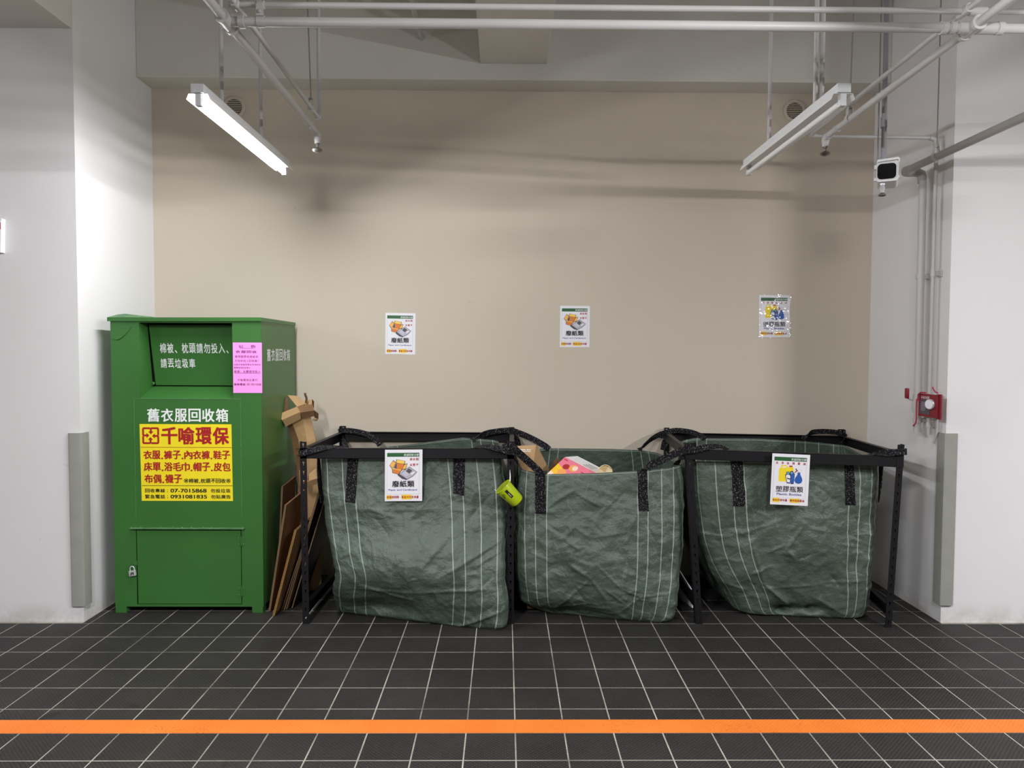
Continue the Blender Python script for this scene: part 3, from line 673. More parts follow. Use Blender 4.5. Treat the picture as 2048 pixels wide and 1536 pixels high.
# lettering on the flap
ft_ = Vector((0, (yb-yt-0.008), zb_-zt)); dn = ft_.normalized()
def flap_pt(px, py):
    # intersection of the view line with the flap plane
    n = Vector((0, dn.z, -dn.y)); p0 = Vector((pa, yt+0.004, zt)); d = at(px, py, 1.0)-Vector(_C); c0 = Vector(_C)
    return c0+d*((p0-c0).dot(n)/d.dot(n))
o_ = flap_pt(318, 686); r1 = flap_pt(462, 686)-o_; d1 = flap_pt(318, 706)-o_
s = Sheet(o_, Vector((1, 0, 0)), dn, Vector((0, -1, -0.15)))
s.chars('棉被、枕頭請勿投入、', 0, 0, r1.x*1.02, d1.length, M_WHITEINK, 0.016, 0.0015)
s.build('flap_lettering', g); s.mb = MB(); s.mats = []
o2 = flap_pt(320, 717)-o_; s.chars('請丟垃圾車', o2.x, o2.length if o2.x < 0.03 else abs(o2.dot(dn)), o2.x+(flap_pt(391, 717)-flap_pt(320, 717)).x, o2.dot(dn)+d1.length*0.93, M_WHITEINK, 0.016, 0.0015)
s.build('flap_lettering', g)
# lid with dented corner
m = MB(); zl = ZT0; ov = 0.012
lidv = [(XB0-0.012, Y0-ov, zl-0.004), (XB1+0.004, Y0-ov, zl), (XB1+0.004, Y1+0.004, zl), (XB0-0.004, Y1+0.004, zl)]
top = [(XB0-0.012, Y0-ov, zl+0.018), (XB1+0.004, Y0-ov, zl+0.022), (XB1+0.004, Y1+0.004, zl+0.022), (XB0-0.004, Y1+0.004, zl+0.022)]
m.hexa(lidv, top); m.build('lid', M_GREEN, g)
m = MB(); m.add([(XB0-0.013, Y0-ov-0.001, zl+0.018), (XB0+0.03, Y0+0.02, zl+0.036), (XB0+0.075, Y0+0.02, zl+0.041), (XB0+0.26, Y0+0.01, zl+0.022), (XB0+0.22, Y0-ov-0.001, zl+0.019), (XB0-0.006, Y0+0.15, zl+0.022), (XB0+0.14, Y0+0.14, zl+0.023)], [(0, 4, 3, 2, 1), (0, 1, 5), (1, 2, 6, 5), (2, 3, 6)]); m.build('dented_corner', M_GREEN2, g, False, 'dented, scratched lid corner')
m = MB(); dents = [at(226, 677, Y0-0.002), at(233, 679, Y0-0.003), at(240, 677, Y0-0.004), at(248, 670, Y0-0.004), at(256, 662, Y0-0.003), at(262, 654, Y0-0.002)]
m.tube(dents, [0.0015, 0.003, 0.004, 0.004, 0.003, 0.0015], 8); m.build('dent_crease', M_GREEN, g, True)
# feet
for x in (XB0, XB1-0.068):
    for y in (Y0, Y1-0.068):
        m = MB(); m.box((x, y, 0), (x+0.064, y+0.064, ZB0+0.002), bev=0.002); m.build('foot', M_GREEN, g)
# clean-out door
m = MB(); a0 = at(270, 1060, Y0).x; a1 = at(275, 1209, Y0).x
m.hexa([(DX0+0.008, Y0-0.001, DZ0+0.004), (DX1-0.004, Y0-0.001, DZ0+0.004), (DX1-0.004, Y0-0.001, DZ1-0.004), (DX0+0.005, Y0-0.001, DZ1-0.004)], [(DX0+0.008, Y0+0.003, DZ0+0.004), (DX1-0.004, Y0+0.003, DZ0+0.004), (DX1-0.004, Y0+0.003, DZ1-0.004), (DX0+0.005, Y0+0.003, DZ1-0.004)])
door = m.build('door', M_GREEN, g)
for zc_ in (0.43, 0.13):
    m = MB(); m.tube([(DX1, Y0-0.004, zc_-0.028), (DX1, Y0-0.004, zc_+0.028)], 0.005, 10); m.box((DX1-0.02, Y0-0.003, zc_-0.024), (DX1+0.018, Y0-0.0005, zc_+0.024))
    for dx in (-0.014, 0.013):
        for dz in (-0.018, 0.018): m.box((DX1+dx-0.003, Y0-0.005, zc_+dz-0.003), (DX1+dx+0.003, Y0-0.003, zc_+dz+0.003), 1)
    m.build('hinge', [M_GREEN, M_GREEN2], door)
m = MB(); hz = at(270, 1126, Y0).z; hx = at(268, 1126, Y0).x
m.box((hx-0.008, Y0-0.004, hz-0.012), (hx+0.02, Y0-0.001, hz+0.014), bev=0.001); m.tube([(hx-0.004, Y0-0.004, hz-0.004), (hx-0.004, Y0-0.016, hz-0.006), (hx-0.004, Y0-0.016, hz-0.018), (hx-0.004, Y0-0.004, hz-0.02)], 0.003, 8); m.build('hasp', M_GREEN, door)
m = MB(); zd = 0.507; m.box((-2.193, Y0-0.02, zd-0.003), (-1.527, Y0, zd+0.003))
for k in range(12): x = -2.185+k*0.0595+random.uniform(-.012, .012); m.lathe([(0.005, 0), (0.004, 0.004), (0.001, 0.006)], (x, Y0-0.006, zd+0.002), (0, 0, 1), 6)
m.build('drip_rail', M_GREEN2, g)
# padlock
pl = at(265, 1143, Y0-0.016); k = thing('padlock', pl, 'small silver padlock hanging on the green bin door hasp', 'padlock')
rt = Matrix.Rotation(math.radians(-8), 4, 'Y')
m = MB(); m.box((-0.02, -0.008, -0.026), (0.018, 0.008, 0.006), bev=0.003); m.v = [tuple(pl+rt@Vector(v)) for v in m.v]; m.build('body', M_STEEL, k)
m = MB(); m.tube([pl+rt@Vector(v) for v in ((-0.012, 0, 0.004), (-0.012, 0, 0.018), (-0.007, 0, 0.028), (0.001, 0, 0.031), (0.009, 0, 0.028), (0.013, 0, 0.018), (0.013, 0, 0.004))], 0.0035, 10); m.build('shackle', M_STEEL, k, True)
m = MB(); m.v = []; [m.box((x0, -0.0092, z0), (x1, -0.0082, z1)) for x0, x1, z0, z1 in ((-0.010, -0.004, -0.02, -0.012), (-0.006, 0.002, -0.012, -0.004), (0.004, 0.009, -0.019, -0.003))]; m.v = [tuple(pl+rt@Vector(v)) for v in m.v]; m.build('stamp', M_BLACKINK, k)
# white title on front
o_ = at(293, 817, Y0); e_ = at(458, 844, Y0)
s = Sheet((o_.x, Y0, o_.z), (1, 0, 0), (0, 0, -1)); s.chars('舊衣服回收箱', 0, 0, e_.x-o_.x, o_.z-e_.z, M_WHITEINK, 0.022, 0.0012, fill=0.9); s.build('front_lettering', g)
# title on the side
ya_, yb2 = atx(533, 710, XB1).y, atx(580, 712, XB1).y; zt_, zb2 = atx(556, 698, XB1).z, atx(556, 722, XB1).z
s = Sheet((XB1, ya_, zt_), (0, 1, 0), (0, 0, -1), (1, 0, 0)); s.chars('舊衣服回收箱', 0, 0, yb2-ya_, zt_-zb2, M_WHITEINK, 0.02, 0.0012, fill=0.88); s.build('side_lettering', g)
# yellow sticker
tl, br = at(279, 848, Y0), at(466, 1002, Y0); W, H = br.x-tl.x, tl.z-br.z
m = MB(); m.hexa([(tl.x+0.006, Y0-0.0006, br.z), (br.x, Y0-0.0006, br.z), (br.x-0.004, Y0-0.0006, tl.z), (tl.x, Y0-0.0006, tl.z)], [(tl.x+0.006, Y0-0.0001, br.z), (br.x, Y0-0.0001, br.z), (br.x-0.004, Y0-0.0001, tl.z), (tl.x, Y0-0.0001, tl.z)])
st = m.build('sticker', M_YELLOW, g, False, 'yellow vinyl sticker')
s = Sheet((tl.x, Y0-0.0006, tl.z), (W, 0, 0), (0, 0, -H))
def X_(v): return (v-80)/1670
def Y_(v): return (v-70)/1395
s.rect(0.01, Y_(487), 0.995, Y_(496), M_REDINK); s.rect(0.018, Y_(1183), 0.998, Y_(1192), M_BLACKINK)
s.chars('千喻環保', X_(462), Y_(122), X_(1700), Y_(436), M_REDINK, 0.034, 0.0008, fill=0.95)
# recycling emblem: four bent arrows
def cyc(cx, cy, R, ang):
    c_, s_ = math.cos(ang), math.sin(ang); asp = H/W
    def T_(pts): return [(cx+(x*c_-y*s_)*R*asp, cy+(x*s_+y*c_)*R) for x, y in pts]
    w = 0.22
    s.poly(T_([(-0.06, -1.0), (-0.82, -1.0), (-0.82, -1.0+w), (-0.06, -1.0+w)]), M_REDINK, 0.0008)
    s.poly(T_([(-0.82, -1.0), (-0.94, -0.94), (-1.0, -0.82), (-1.0, -0.12), (-1.0+w, -0.12), (-1.0+w, -1.0+w), (-0.82, -1.0+w)]), M_REDINK, 0.0008)
    s.poly(T_([(-1.0, -0.12), (-0.94, 0.02), (-0.82, 0.08), (-0.48, 0.08), (-0.48, -0.14), (-1.0+w, -0.14)]), M_REDINK, 0.0008)
    s.poly(T_([(-0.5, -0.34), (-0.5, 0.28), (-0.16, -0.03)]), M_REDINK, 0.0008)
for k in range(4): cyc(X_(280), Y_(280), (Y_(432)-Y_(128))/2, k*math.pi/2)
s.chars('衣服.褲子.內衣褲.鞋子', X_(142), Y_(548), X_(1712), Y_(705), M_REDINK, 0.03, 0.0008, fill=0.97)
s.chars('床單.浴毛巾.帽子.皮包', X_(146), Y_(762), X_(1718), Y_(922), M_REDINK, 0.03, 0.0008, fill=0.97)
s.chars('布偶.襪子', X_(152), Y_(982), X_(838), Y_(1140), M_REDINK, 0.03, 0.0008, fill=0.97)
s.chars('※棉被.枕頭不回收※', X_(862), Y_(1056), X_(1716), Y_(1136), M_BLACKINK, 0.022, 0.0008, fill=0.95)
s.chars('回收專線', X_(158), Y_(1242), X_(528), Y_(1312), M_BLACKINK, 0.02, 0.0008, fill=0.9); s.text(':', X_(560), Y_(1258), X_(576), Y_(1304), M_BLACKINK, 0.01, 0.0008)
s.text('07-7015868', X_(622), Y_(1242), X_(1276), Y_(1312), M_BLACKINK, 0.022, 0.0008); s.chars('勿投垃圾', X_(1346), Y_(1242), X_(1712), Y_(1312), M_BLACKINK, 0.02, 0.0008, fill=0.9)
s.chars('緊急電話', X_(158), Y_(1352), X_(528), Y_(1422), M_BLACKINK, 0.02, 0.0008, fill=0.9); s.text(':', X_(560), Y_(1366), X_(576), Y_(1414), M_BLACKINK, 0.01, 0.0008)
s.text('0931081835', X_(622), Y_(1352), X_(1282), Y_(1420), M_BLACKINK, 0.022, 0.0008); s.chars('勿貼廣告', X_(1350), Y_(1352), X_(1716), Y_(1422), M_BLACKINK, 0.02, 0.0008, fill=0.9)
sp_ = s.mb.build('sticker_print', s.mats, st)
# pink notice taped to the bin
tl, br = at(465.5, 685, Y0-0.002), at(524.5, 786, Y0-0.002); W, H = br.x-tl.x, tl.z-br.z
g2 = thing('pink_notice', (tl.x+W/2, Y0, br.z), 'pink paper notice taped to the upper right of the green bin', 'notice')
m = MB(); m.box((tl.x, Y0-0.0022, br.z), (br.x, Y0-0.0012, tl.z)); m.build('paper', M_PINK, g2)
s = Sheet((tl.x, Y0-0.0022, tl.z), (W, 0, 0), (0, 0, -H))
def X_(v): return (v-80)/825
def Y_(v): return (v-75)/1410
def prow(t_, x0, y0, x1, y1, b=0.008): s.chars(t_, X_(x0), Y_(y0), X_(x1), Y_(y1), M_PURPLE, b, 0.0006, fill=0.84)
prow('公 告', 225, 140, 750, 218, 0.014); s.rect(X_(282), Y_(228), X_(682), Y_(236), M_PURPLE)
prow('衣服回收', 150, 296, 770, 368, 0.016); prow('請用塑膠袋或紙袋', 130, 436, 805, 500); prow('打包好投入回收箱!', 130, 556, 850, 616)
prow('這些衣物都是要去非洲給有', 104, 668, 872, 714); prow('需要使用的衣物!', 104, 756, 590, 804); prow('破損、太髒請勿投入', 106, 850, 868, 920, 0.012); s.rect(X_(110), Y_(926), X_(858), Y_(934), M_PURPLE)
prow('千喻環保企業行', 195, 1092, 780, 1156, 0.01); prow('服務電話', 100, 1216, 435, 1276, 0.02); s.text('07-7011038', X_(472), Y_(1216), X_(876), Y_(1276), M_PURPLE, 0.012, 0.0006)
s.build('print', g2)

# ================================================================== POSTERS
def poster(kind, tl, right, down, label, th=0.0012, film=False):
    tl, right, down = Vector(tl), Vector(right), Vector(down); n = right.cross(down).normalized(); n = -n if n.y > 0 else n
    g = thing('recycling_poster', tl+right/2+down, label, 'poster', 'recycling posters')
    m = MB(); m.prism([tl, tl+right, tl+right+down, tl+down], -n*th); m.build('card', M_PAPER, g)
    s = Sheet(tl, right, down, n)
    s.rect(0.055, 0.06, 0.92, 0.87, M_SIGNLINE, 0.0003); s.rect(0.063, 0.066, 0.912, 0.865, M_PAPER, 0.0005)
    s.rect(0.06, 0.062, 0.915, 0.138, M_SIGNGREEN, 0.0008)
    s.chars('資源回收分類', 0.5, 0.08, 0.905, 0.126, M_WHITEINK, 0.01, 0.0012, 0.008, 0.9)
    q = lambda pts: [((x-200)/945, (y-118)/1322) for x, y in pts]
    if kind == 'paper':
        s.chars('請拆開', 0.655, 0.162, 0.905, 0.212, M_SIGNRED, 0.02, 0.0008, fill=0.8); s.chars('並壓平', 0.655, 0.27, 0.905, 0.318, M_SIGNRED, 0.02, 0.0008, fill=0.8)
        w = 0.014; D = M_BLACKINK
        s.outlined(q([(500, 458), (690, 495), (625, 645), (495, 610)]), M_BOX1, D, 0.0008, w)
        s.outlined(q([(480, 470), (500, 600), (425, 585)]), M_NEWSD, D, 0.0011, 0.004)
        s.outlined(q([(410, 402), (476, 455), (392, 590), (326, 520)]), M_BOX2, D, 0.0014, w)
        s.outlined(q([(505, 372), (702, 410), (684, 485), (492, 452)]), M_BOX3, D, 0.0016, w)
        s.outlined(q([(762, 482), (690, 508), (640, 612), (718, 612)]), M_BOX2, D, 0.0018, w)
        s.outlined(q([(392, 610), (604, 660), (538, 742), (402, 708)]), M_BOX1, D, 0.0014, w)
        s.outlined(q([(358, 604), (384, 588), (622, 632), (602, 660)]), M_BOX2, D, 0.0020, 0.008)
        s.outlined(q([(530, 772), (562, 742), (764, 852), (745, 888), (640, 850)]), M_NEWSD, D, 0.0022, 0.01)
        s.outlined(q([(815, 565), (1006, 690), (890, 800), (760, 872), (570, 738), (690, 650)]), M_NEWS, D, 0.0024, 0.01)
        s.poly(q([(800, 592), (892, 655), (815, 735), (730, 668)]), M_NEWSD, 0.0030)
        for k in range(5): s.poly(q([(640+k*22, 728+k*16), (720+k*22, 668+k*16), (726+k*22, 674+k*16), (646+k*22, 734+k*16)]), M_PAPER, 0.0031)
        s.poly(q([(850, 735), (925, 680), (960, 702), (885, 765)]), M_PAPER, 0.0031)
        s.chars('廢紙類', 0.19, 0.60, 0.795, 0.722, M_BLACKINK, 0.016, 0.0034, fill=0.94)
        s.text('Paper and Cardboard', 0.10, 0.762, 0.862, 0.806, M_SIGNBLUE, 0.016, 0.0008, 0.006)
        s.rect(0.05, 0.885, 0.185, 0.965, M_HILITE, 0.0005); s.rect(0.45, 0.875, 0.715, 0.965, M_HILITE, 0.0005)
        s.chars('紙箱請割開．餐盒沖洗後堆疊', 0.05, 0.895, 0.908, 0.945, M_SIGNRED, 0.015, 0.0008, fill=0.9)
    else:
        q = lambda pts: [((x-230+ (y-140)*0.04)/930, (y-150)/1275) for x, y in pts]
        s.chars('洗淨後請壓扁', 0.06, 0.155, 0.93, 0.205, M_SIGNRED, 0.02, 0.0008, fill=0.46)
        D = M_BLACKINK
        s.outlined(q([(400, 520), (440, 500), (448, 440), (560, 432), (612, 470), (620, 500), (650, 470), (728, 470), (748, 510), (745, 830), (400, 835), (385, 800)]), M_JUG, M_HILITE, 0.0008, 0.006)
        s.poly(q([(470, 462), (580, 462), (585, 492), (468, 495)]), M_PAPER, 0.0012); s.poly(q([(646, 436), (724, 436), (724, 470), (646, 470)]), M_SIGNRED, 0.0012)
        s.outlined(q([(670, 600), (720, 580), (770, 660), (750, 870), (690, 880), (650, 700)]), M_SPRAY, M_NAVY, 0.0014, 0.015)
        s.outlined(q([(575, 660), (640, 655), (672, 700), (660, 860), (590, 850), (560, 700)]), M_PAPER, M_NAVY, 0.0018, 0.02)
        s.outlined(q([(580, 600), (630, 598), (640, 655), (585, 660)]), M_TEAL, M_NAVY, 0.0022, 0.012); s.outlined(q([(672, 590), (722, 585), (735, 640), (680, 650)]), M_TEAL, M_NAVY, 0.0022, 0.012)
        s.poly(q([(585, 740), (668, 760), (666, 785), (588, 768)]), M_NAVY, 0.0024)
        pear = [(850, 600), (915, 600), (918, 650), (960, 740), (968, 800), (940, 860), (870, 884), (800, 860), (770, 800), (790, 740), (845, 660)]
        s.poly(q(pear), M_SPRAY, 0.0014)
        s.outlined(q([(800, 510), (940, 520), (952, 565), (900, 590), (850, 560)]), M_PAPER, M_NEWS, 0.0014, 0.006); s.poly(q([(800, 515), (862, 550), (780, 618), (768, 606), (815, 555)]), M_SIGNRED, 0.0020); s.poly(q([(796, 505), (826, 508), (826, 530), (796, 526)]), M_NAVY, 0.0021)
        s.chars('塑膠瓶類', 0.125, 0.63, 0.86, 0.745, M_BLACKINK, 0.016, 0.0008, fill=0.94)
        s.text('Plastic Bottles', 0.16, 0.765, 0.82, 0.81, M_SIGNBLUE, 0.016, 0.0008)
        s.rect(0.055, 0.868, 0.25, 0.95, M_HILITE, 0.0005); s.rect(0.51, 0.868, 0.775, 0.95, M_HILITE, 0.0005)
        s.chars('飲料杯請堆疊．寶特瓶請壓扁', 0.06, 0.885, 0.905, 0.93, M_SIGNRED, 0.015, 0.0008, fill=0.9)
    s.build('print', g)
    if film:
        nx, ny = 40, 54; vs = []; fs = []
        for j in range(ny+1):
            for i in range(nx+1):
                u, v = -0.02+1.04*i/nx, -0.02+1.04*j/ny; w = 0.006*noise.noise((u*3, v*9, 1.7))+0.0035*noise.noise((u*11, v*22, 4.1)); edge = 0.004*noise.noise((u*7, v*7, 9))
                vs.append(tl+right*(u+(edge*4 if i in (0, nx) else 0))+down*(v+(edge*3 if j in (0, ny) else 0))+n*(0.008+w))
        for j in range(ny):
            for i in range(nx): fs.append((j*(nx+1)+i, j*(nx+1)+i+1, (j+1)*(nx+1)+i+1, (j+1)*(nx+1)+i))
        m = MB(); m.add(vs, fs); m.build('film_sleeve', M_FILM, g, True, 'crinkled clear plastic sleeve', angle=180)
def pq(kind, c0, c1, c2, Y, label, **kw):
    a, b, c = at(*c0, Y), at(*c1, Y), at(*c2, Y); poster(kind, a, b-a, c-a, label, **kw)
pq('paper', (771, 625.5), (831, 626.5), (770.5, 708), YB-0.0016, 'paper and cardboard poster, leftmost of the three on the beige wall')
pq('paper', (1120.5, 611.5), (1180, 612), (1119.5, 694), YB-0.0016, 'paper and cardboard poster in the middle of the beige wall')
pq('plastic', (1518.5, 590), (1580, 590.5), (1518, 674.5), YB-0.0016, 'plastic bottles poster in a crinkled clear sleeve on the beige wall', film=True)
pq('paper', (770, 899.5), (845, 899), (769.5, 1002.5), 4.072, 'paper and cardboard poster fixed to the front rail of the left rack')
pq('plastic', (1545, 906.5), (1620.5, 910), (1540, 1008.5), 4.036, 'tilted plastic bottles poster fixed to the front rail of the right rack')

# ================================================================== RACKS
def angle_post(g, bot, top, sx, sy, w=0.038, th=0.0025):
    """slotted angle: one flange in the front plane, one running back; slots are real holes in the facing flange"""
    bot, top = Vector(bot), Vector(top); H = (top-bot).length; ax = (top-bot)/H
    nS = int(H/0.05); m = MB()
    def P(u, h, d): return bot+ax*h+Vector((sx*u, sy*d, 0))
    c0, c1 = w*0.5-0.0045, w*0.5+0.0045
    def slab(u0, u1, h0, h1, d0, d1): m.hexa([P(u0, h0, d0), P(u1, h0, d0), P(u1, h0, d1), P(u0, h0, d1)], [P(u0, h1, d0), P(u1, h1, d0), P(u1, h1, d1), P(u0, h1, d1)])
    # front flange around the key-hole slots
    slab(0, c0, 0, H, 0, th); slab(c1, w, 0, H, 0, th)
    h = 0.0; hs = [0.02+k*(H-0.05)/(nS-1) for k in range(nS)]
    for k in hs: slab(c0, c1, h, k, 0, th); h = k+0.021
    slab(c0, c1, h, H, 0, th)
    # key-hole shoulders narrow the lower half of each slot
    for k in hs: slab(c0, c0+0.0025, k, k+0.011, 0, th); slab(c1-0.0025, c1, k, k+0.011, 0, th)
    # side flange
    slab(0, th, 0, H, th, c0); slab(0, th, 0, H, c1, w); h = 0.0
    for k in hs: slab(0, th, h, k, c0, c1); h = k+0.021
    slab(0, th, h, H, c0, c1)
    m.build('post', M_BLACKSTEEL, g)
def rail(g, a0, a1, h, name='rail', flange=(0, 0.03, 0), th=0.0025):
    """C-shaped rail from a0 to a1 (top edge), height h, lips running along flange"""
    a0, a1 = Vector(a0), Vector(a1); f = Vector(flange); fn = f.normalized()*th; m = MB(); z = Vector((0, 0, 1))
    m.hexa([a0, a1, a1+fn, a0+fn], [a0-z*h, a1-z*h, a1-z*h+fn, a0-z*h+fn])
    for q in (Vector((0, 0, 0)), -z*(h-th)): m.hexa([a0+q, a1+q, a1+q+f, a0+q+f], [a0+q-z*th, a1+q-z*th, a1+q-z*th+f, a0+q-z*th+f])
    m.build(name, M_BLACKSTEEL, g)
ZR = 1.04
g = thing('rack', (-0.54, 4.5, 0), 'black slotted-angle rack frame around the left bag', 'rack', 'bag racks')
FY = 4.084
angle_post(g, (-1.143, FY, 0), (-1.152, FY, ZR), 1, 1); angle_post(g, (0.058, FY, 0), (0.054, FY, ZR+0.006), -1, 1)
angle_post(g, (-1.126, 4.985, 0), (-1.126, 4.985, ZR), 1, -1); angle_post(g, (0.068, 4.985, 0), (0.068, 4.985, ZR-0.004), -1, -1)
rail(g, (-1.149, FY+0.0, 1.003), (0.056, FY, 1.004), 0.058)
rail(g, (-1.126, 4.984, 1.002), (0.066, 4.984, 1.000), 0.057, flange=(0, -0.03, 0))
rail(g, (-1.146, FY+0.03, 1.003), (-1.125, 4.96, 1.002), 0.055, 'side_rail', (0.03, 0, 0)); rail(g, (0.056, FY+0.03, 1.003), (0.066, 4.96, 1.0), 0.055, 'side_rail', (-0.03, 0, 0))
rail(g, (-1.142, FY+0.03, 0.11), (-1.125, 4.96, 0.11), 0.055, 'side_rail', (0.03, 0, 0)); rail(g, (0.057, FY+0.03, 0.11), (0.066, 4.96, 0.11), 0.055, 'side_rail', (-0.03, 0, 0))
g = thing('rack', (1.66, 4.5, 0), 'black slotted-angle rack frame around the right bag, leaning outwards', 'rack', 'bag racks')
angle_post(g, (1.098, FY+0.004, 0), (1.024, FY+0.004, ZR), 1, 1); angle_post(g, (2.196, FY-0.048, 0), (2.243, FY-0.048, ZR), -1, 1)
angle_post(g, (1.10, 4.985, 0), (1.098, 4.985, ZR-0.004), 1, -1); angle_post(g, (2.33, 4.975, 0), (2.336, 4.975, ZR-0.01), -1, -1)
rail(g, (1.028, FY+0.003, 1.006), (2.241, FY-0.048, 0.972), 0.060)
rail(g, (1.098, 4.984, 1.004), (2.336, 4.974, 0.985), 0.057, flange=(0, -0.03, 0))
rail(g, (1.028, FY+0.03, 1.005), (1.098, 4.96, 1.003), 0.055, 'side_rail', (0.03, 0, 0)); rail(g, (2.241, FY-0.02, 0.995), (2.336, 4.95, 0.985), 0.055, 'side_rail', (-0.03, 0, 0))
rail(g, (1.092, FY+0.03, 0.15), (1.10, 4.96, 0.15), 0.06, 'side_rail', (0.03, 0, 0)); rail(g, (2.199, FY-0.02, 0.13), (2.33, 4.95, 0.13), 0.06, 'side_rail', (-0.03, 0, 0))

# ================================================================== BAGS
def crom(A, t):
    """smooth interpolation of rows of A at parameters t in 0..len-1"""
    A = np.asarray(A, float); n = len(A); i = np.clip(np.floor(t).astype(int), 0, n-2); f = (t-i)[:, None]
    a, b, c, d = A[np.clip(i-1, 0, n-1)], A[i], A[i+1], A[np.clip(i+2, 0, n-1)]
    ca, cb, cc = 0.5*(c-a), 3*(c-b)-0.5*(c-a)*2-0.5*(d-b), -2*(c-b)+0.5*(c-a)+0.5*(d-b)
    return b+ca*f+cb*f**2+cc*f**3
class Bag:
    def __init__(s, name, label, secs, rim, stripes, creases, seed, bulge, rad, hem, lumps, box):
        # secs: z, FLx, FLy, FRx, FRy, BRx, BRy, BLx, BLy
        s.g = thing(name, ((secs[0][1]+secs[0][3])/2, 4.5, 0), label, 'bag', 'green bulk bags')
        us = []; NS = (150, 44, 60, 44)
        for k in range(4):
            base = [(k+i/NS[k], 0) for i in range(NS[k])]
            st = [f if k in (0,) else f for f in stripes]
            for f in st:
                base = [b for b in base if not (k+f-0.0075 < b[0] < k+f+0.0075)]
                base += [(k+f-0.003, 1), (k+f+0.003, 0)]
            us += sorted(base)
        U = np.array([u for u, _ in us]); strip = [q for _, q in us]; nU = len(U)
        vs = [0.0, 0.012, 0.016]+[0.03+0.97*i/150 for i in range(151)]
        hs = set()
        V = np.array(vs); nV = len(V)
        sec = crom(secs, V*(len(secs)-1))
        pos = np.zeros((nV, nU, 3)); nor = np.zeros((nV, nU, 2))
        for r in range(nV):
            c = [np.array(sec[r, 1+2*k:3+2*k]) for k in range(4)]; cen = sum(c)/4
            R = rad
            for q, u in enumerate(U):
                k = int(u) % 4; t = u-int(u); A, B = c[k], c[(k+1) % 4]; L = np.linalg.norm(B-A); e = (B-A)/L
                n = np.array([e[1], -e[0]])
                ra = min(R, L*0.3)/L
                if t < ra:
                    pA = c[(k-1) % 4]; e0 = (A-pA)/np.linalg.norm(A-pA); P0 = A-e0*min(R, L*0.3); P2 = A+e*ra*L; w = 0.5+0.5*t/ra
                    p = (1-w)**2*P0+2*w*(1-w)*A+w*w*P2; n0 = np.array([e0[1], -e0[0]]); n = n0*(1-w)+n*w
                elif t > 1-ra:
                    C2 = c[(k+2) % 4]; e1 = (C2-B)/np.linalg.norm(C2-B); P0 = B-e*ra*L; P2 = B+e1*min(R, L*0.3); w = 0.5*(t-1+ra)/ra
                    p = (1-w)**2*P0+2*w*(1-w)*B+w*w*P2; n1 = np.array([e1[1], -e1[0]]); n = n*(1-w)+n1*w
                else: p = A+e*t*L
                bl = bulge[k]*math.sin(math.pi*t)**1.0*math.sin(math.pi*min(1, 0.12+0.75*V[r]))
                n = n/np.linalg.norm(n); p = p+n*bl
                pos[r, q, :2] = p; pos[r, q, 2] = sec[r, 0]; nor[r, q] = n
        # rim line
        ru = np.array([a for a, _ in rim]+[rim[0][0]+4]); rz = np.array([z for _, z in rim]+[rim[0][1]])
        rimz = np.interp(U, ru, rz)
        w = np.clip(1-V/0.30, 0, 1)**1.6
        pos[:, :, 2] += (rimz-secs[0][0])[None, :]*w[:, None]
        # folds
        ox = seed*13.7
        for r in range(nV):
            for q in range(nU):
                p = pos[r, q]; k = Vector((p[0]*1.0+ox, p[1], p[2]))
                d = 0.016*noise.noise(k*4.2)+0.010*noise.noise(Vector((k.x*6+k.z*7, k.y*6, k.z*7-k.x*5)))
                a = noise.noise(Vector((k.x*9+k.z*5, k.y*9, k.z*11-k.x*3))); d += 0.011*(0.5-abs(a))
                a = noise.noise(Vector((k.x*15, k.y*15, k.z*22))+Vector((3, 1, 7))); d += 0.0055*(0.4-abs(a))
                vd = noise.voronoi(Vector((k.x*3.4+0.5*noise.noise(k*3), k.y*3.4, k.z*4.6)))[0]; d += 0.010*min(0.5, vd[1]-vd[0])
                vd = noise.voronoi(k*11.0+Vector((4, 4, 4)))[0]; d += 0.0015*min(0.3, vd[1]-vd[0])
                f = min(1.0, 0.25+V[r]*4)*(1.0 if V[r] < 0.93 else max(0.2, (1-V[r])/0.07))
                pos[r, q, :2] += nor[r, q]*d*f
        # single sharp creases on the front, given as photo points on the bag's front plane
        front = (U < 1.0)
        rng = random.Random(seed*31); (bx0, by0), (bx1, by1) = box
        for k in range(75):    # small random creases between the big ones
            x0, y0 = rng.uniform(bx0, bx1), rng.uniform(by0, by1); an = rng.choice((0.5, -0.6, 0.9, -1.0, 0.2, -0.25, 1.5))+rng.uniform(-.2, .2); L = rng.uniform(14, 60)
            creases = creases+[(x0, y0, x0+L*math.cos(an), y0+L*math.sin(an), rng.choice((1, 1, -1))*rng.uniform(.002, .006), .005)]
        for (x0, y0, x1, y1, h, wd) in creases:
            a, b = at(x0, y0, 4.13), at(x1, y1, 4.13); ab = np.array([b.x-a.x, b.z-a.z]); L2 = ab@ab
            px, pz = pos[:, front, 0]-a.x, pos[:, front, 2]-a.z
            t = np.clip((px*ab[0]+pz*ab[1])/L2, 0, 1); dx, dz = px-t*ab[0], pz-t*ab[1]; dist = np.sqrt(dx*dx+dz*dz)
            env = np.sin(np.pi*np.clip(t, 0.04, 0.96))**0.5
            pos[:, front, 1] -= 1.35*h*np.exp(-dist/max(wd, 0.0065))*env
        for (x, y, rx, rz_, h) in lumps:
            c = at(x, y, 4.13); dd = ((pos[:, front, 0]-c.x)/rx)**2+((pos[:, front, 2]-c.z)/rz_)**2
            pos[:, front, 1] -= h*np.exp(-dd)
        pos[:, :, 2] = np.maximum(pos[:, :, 2], 0.003)
        s.pos = pos; s.U = U; s.V = V
        vs_ = pos.reshape(-1, 3).tolist(); fs = []; ms = []
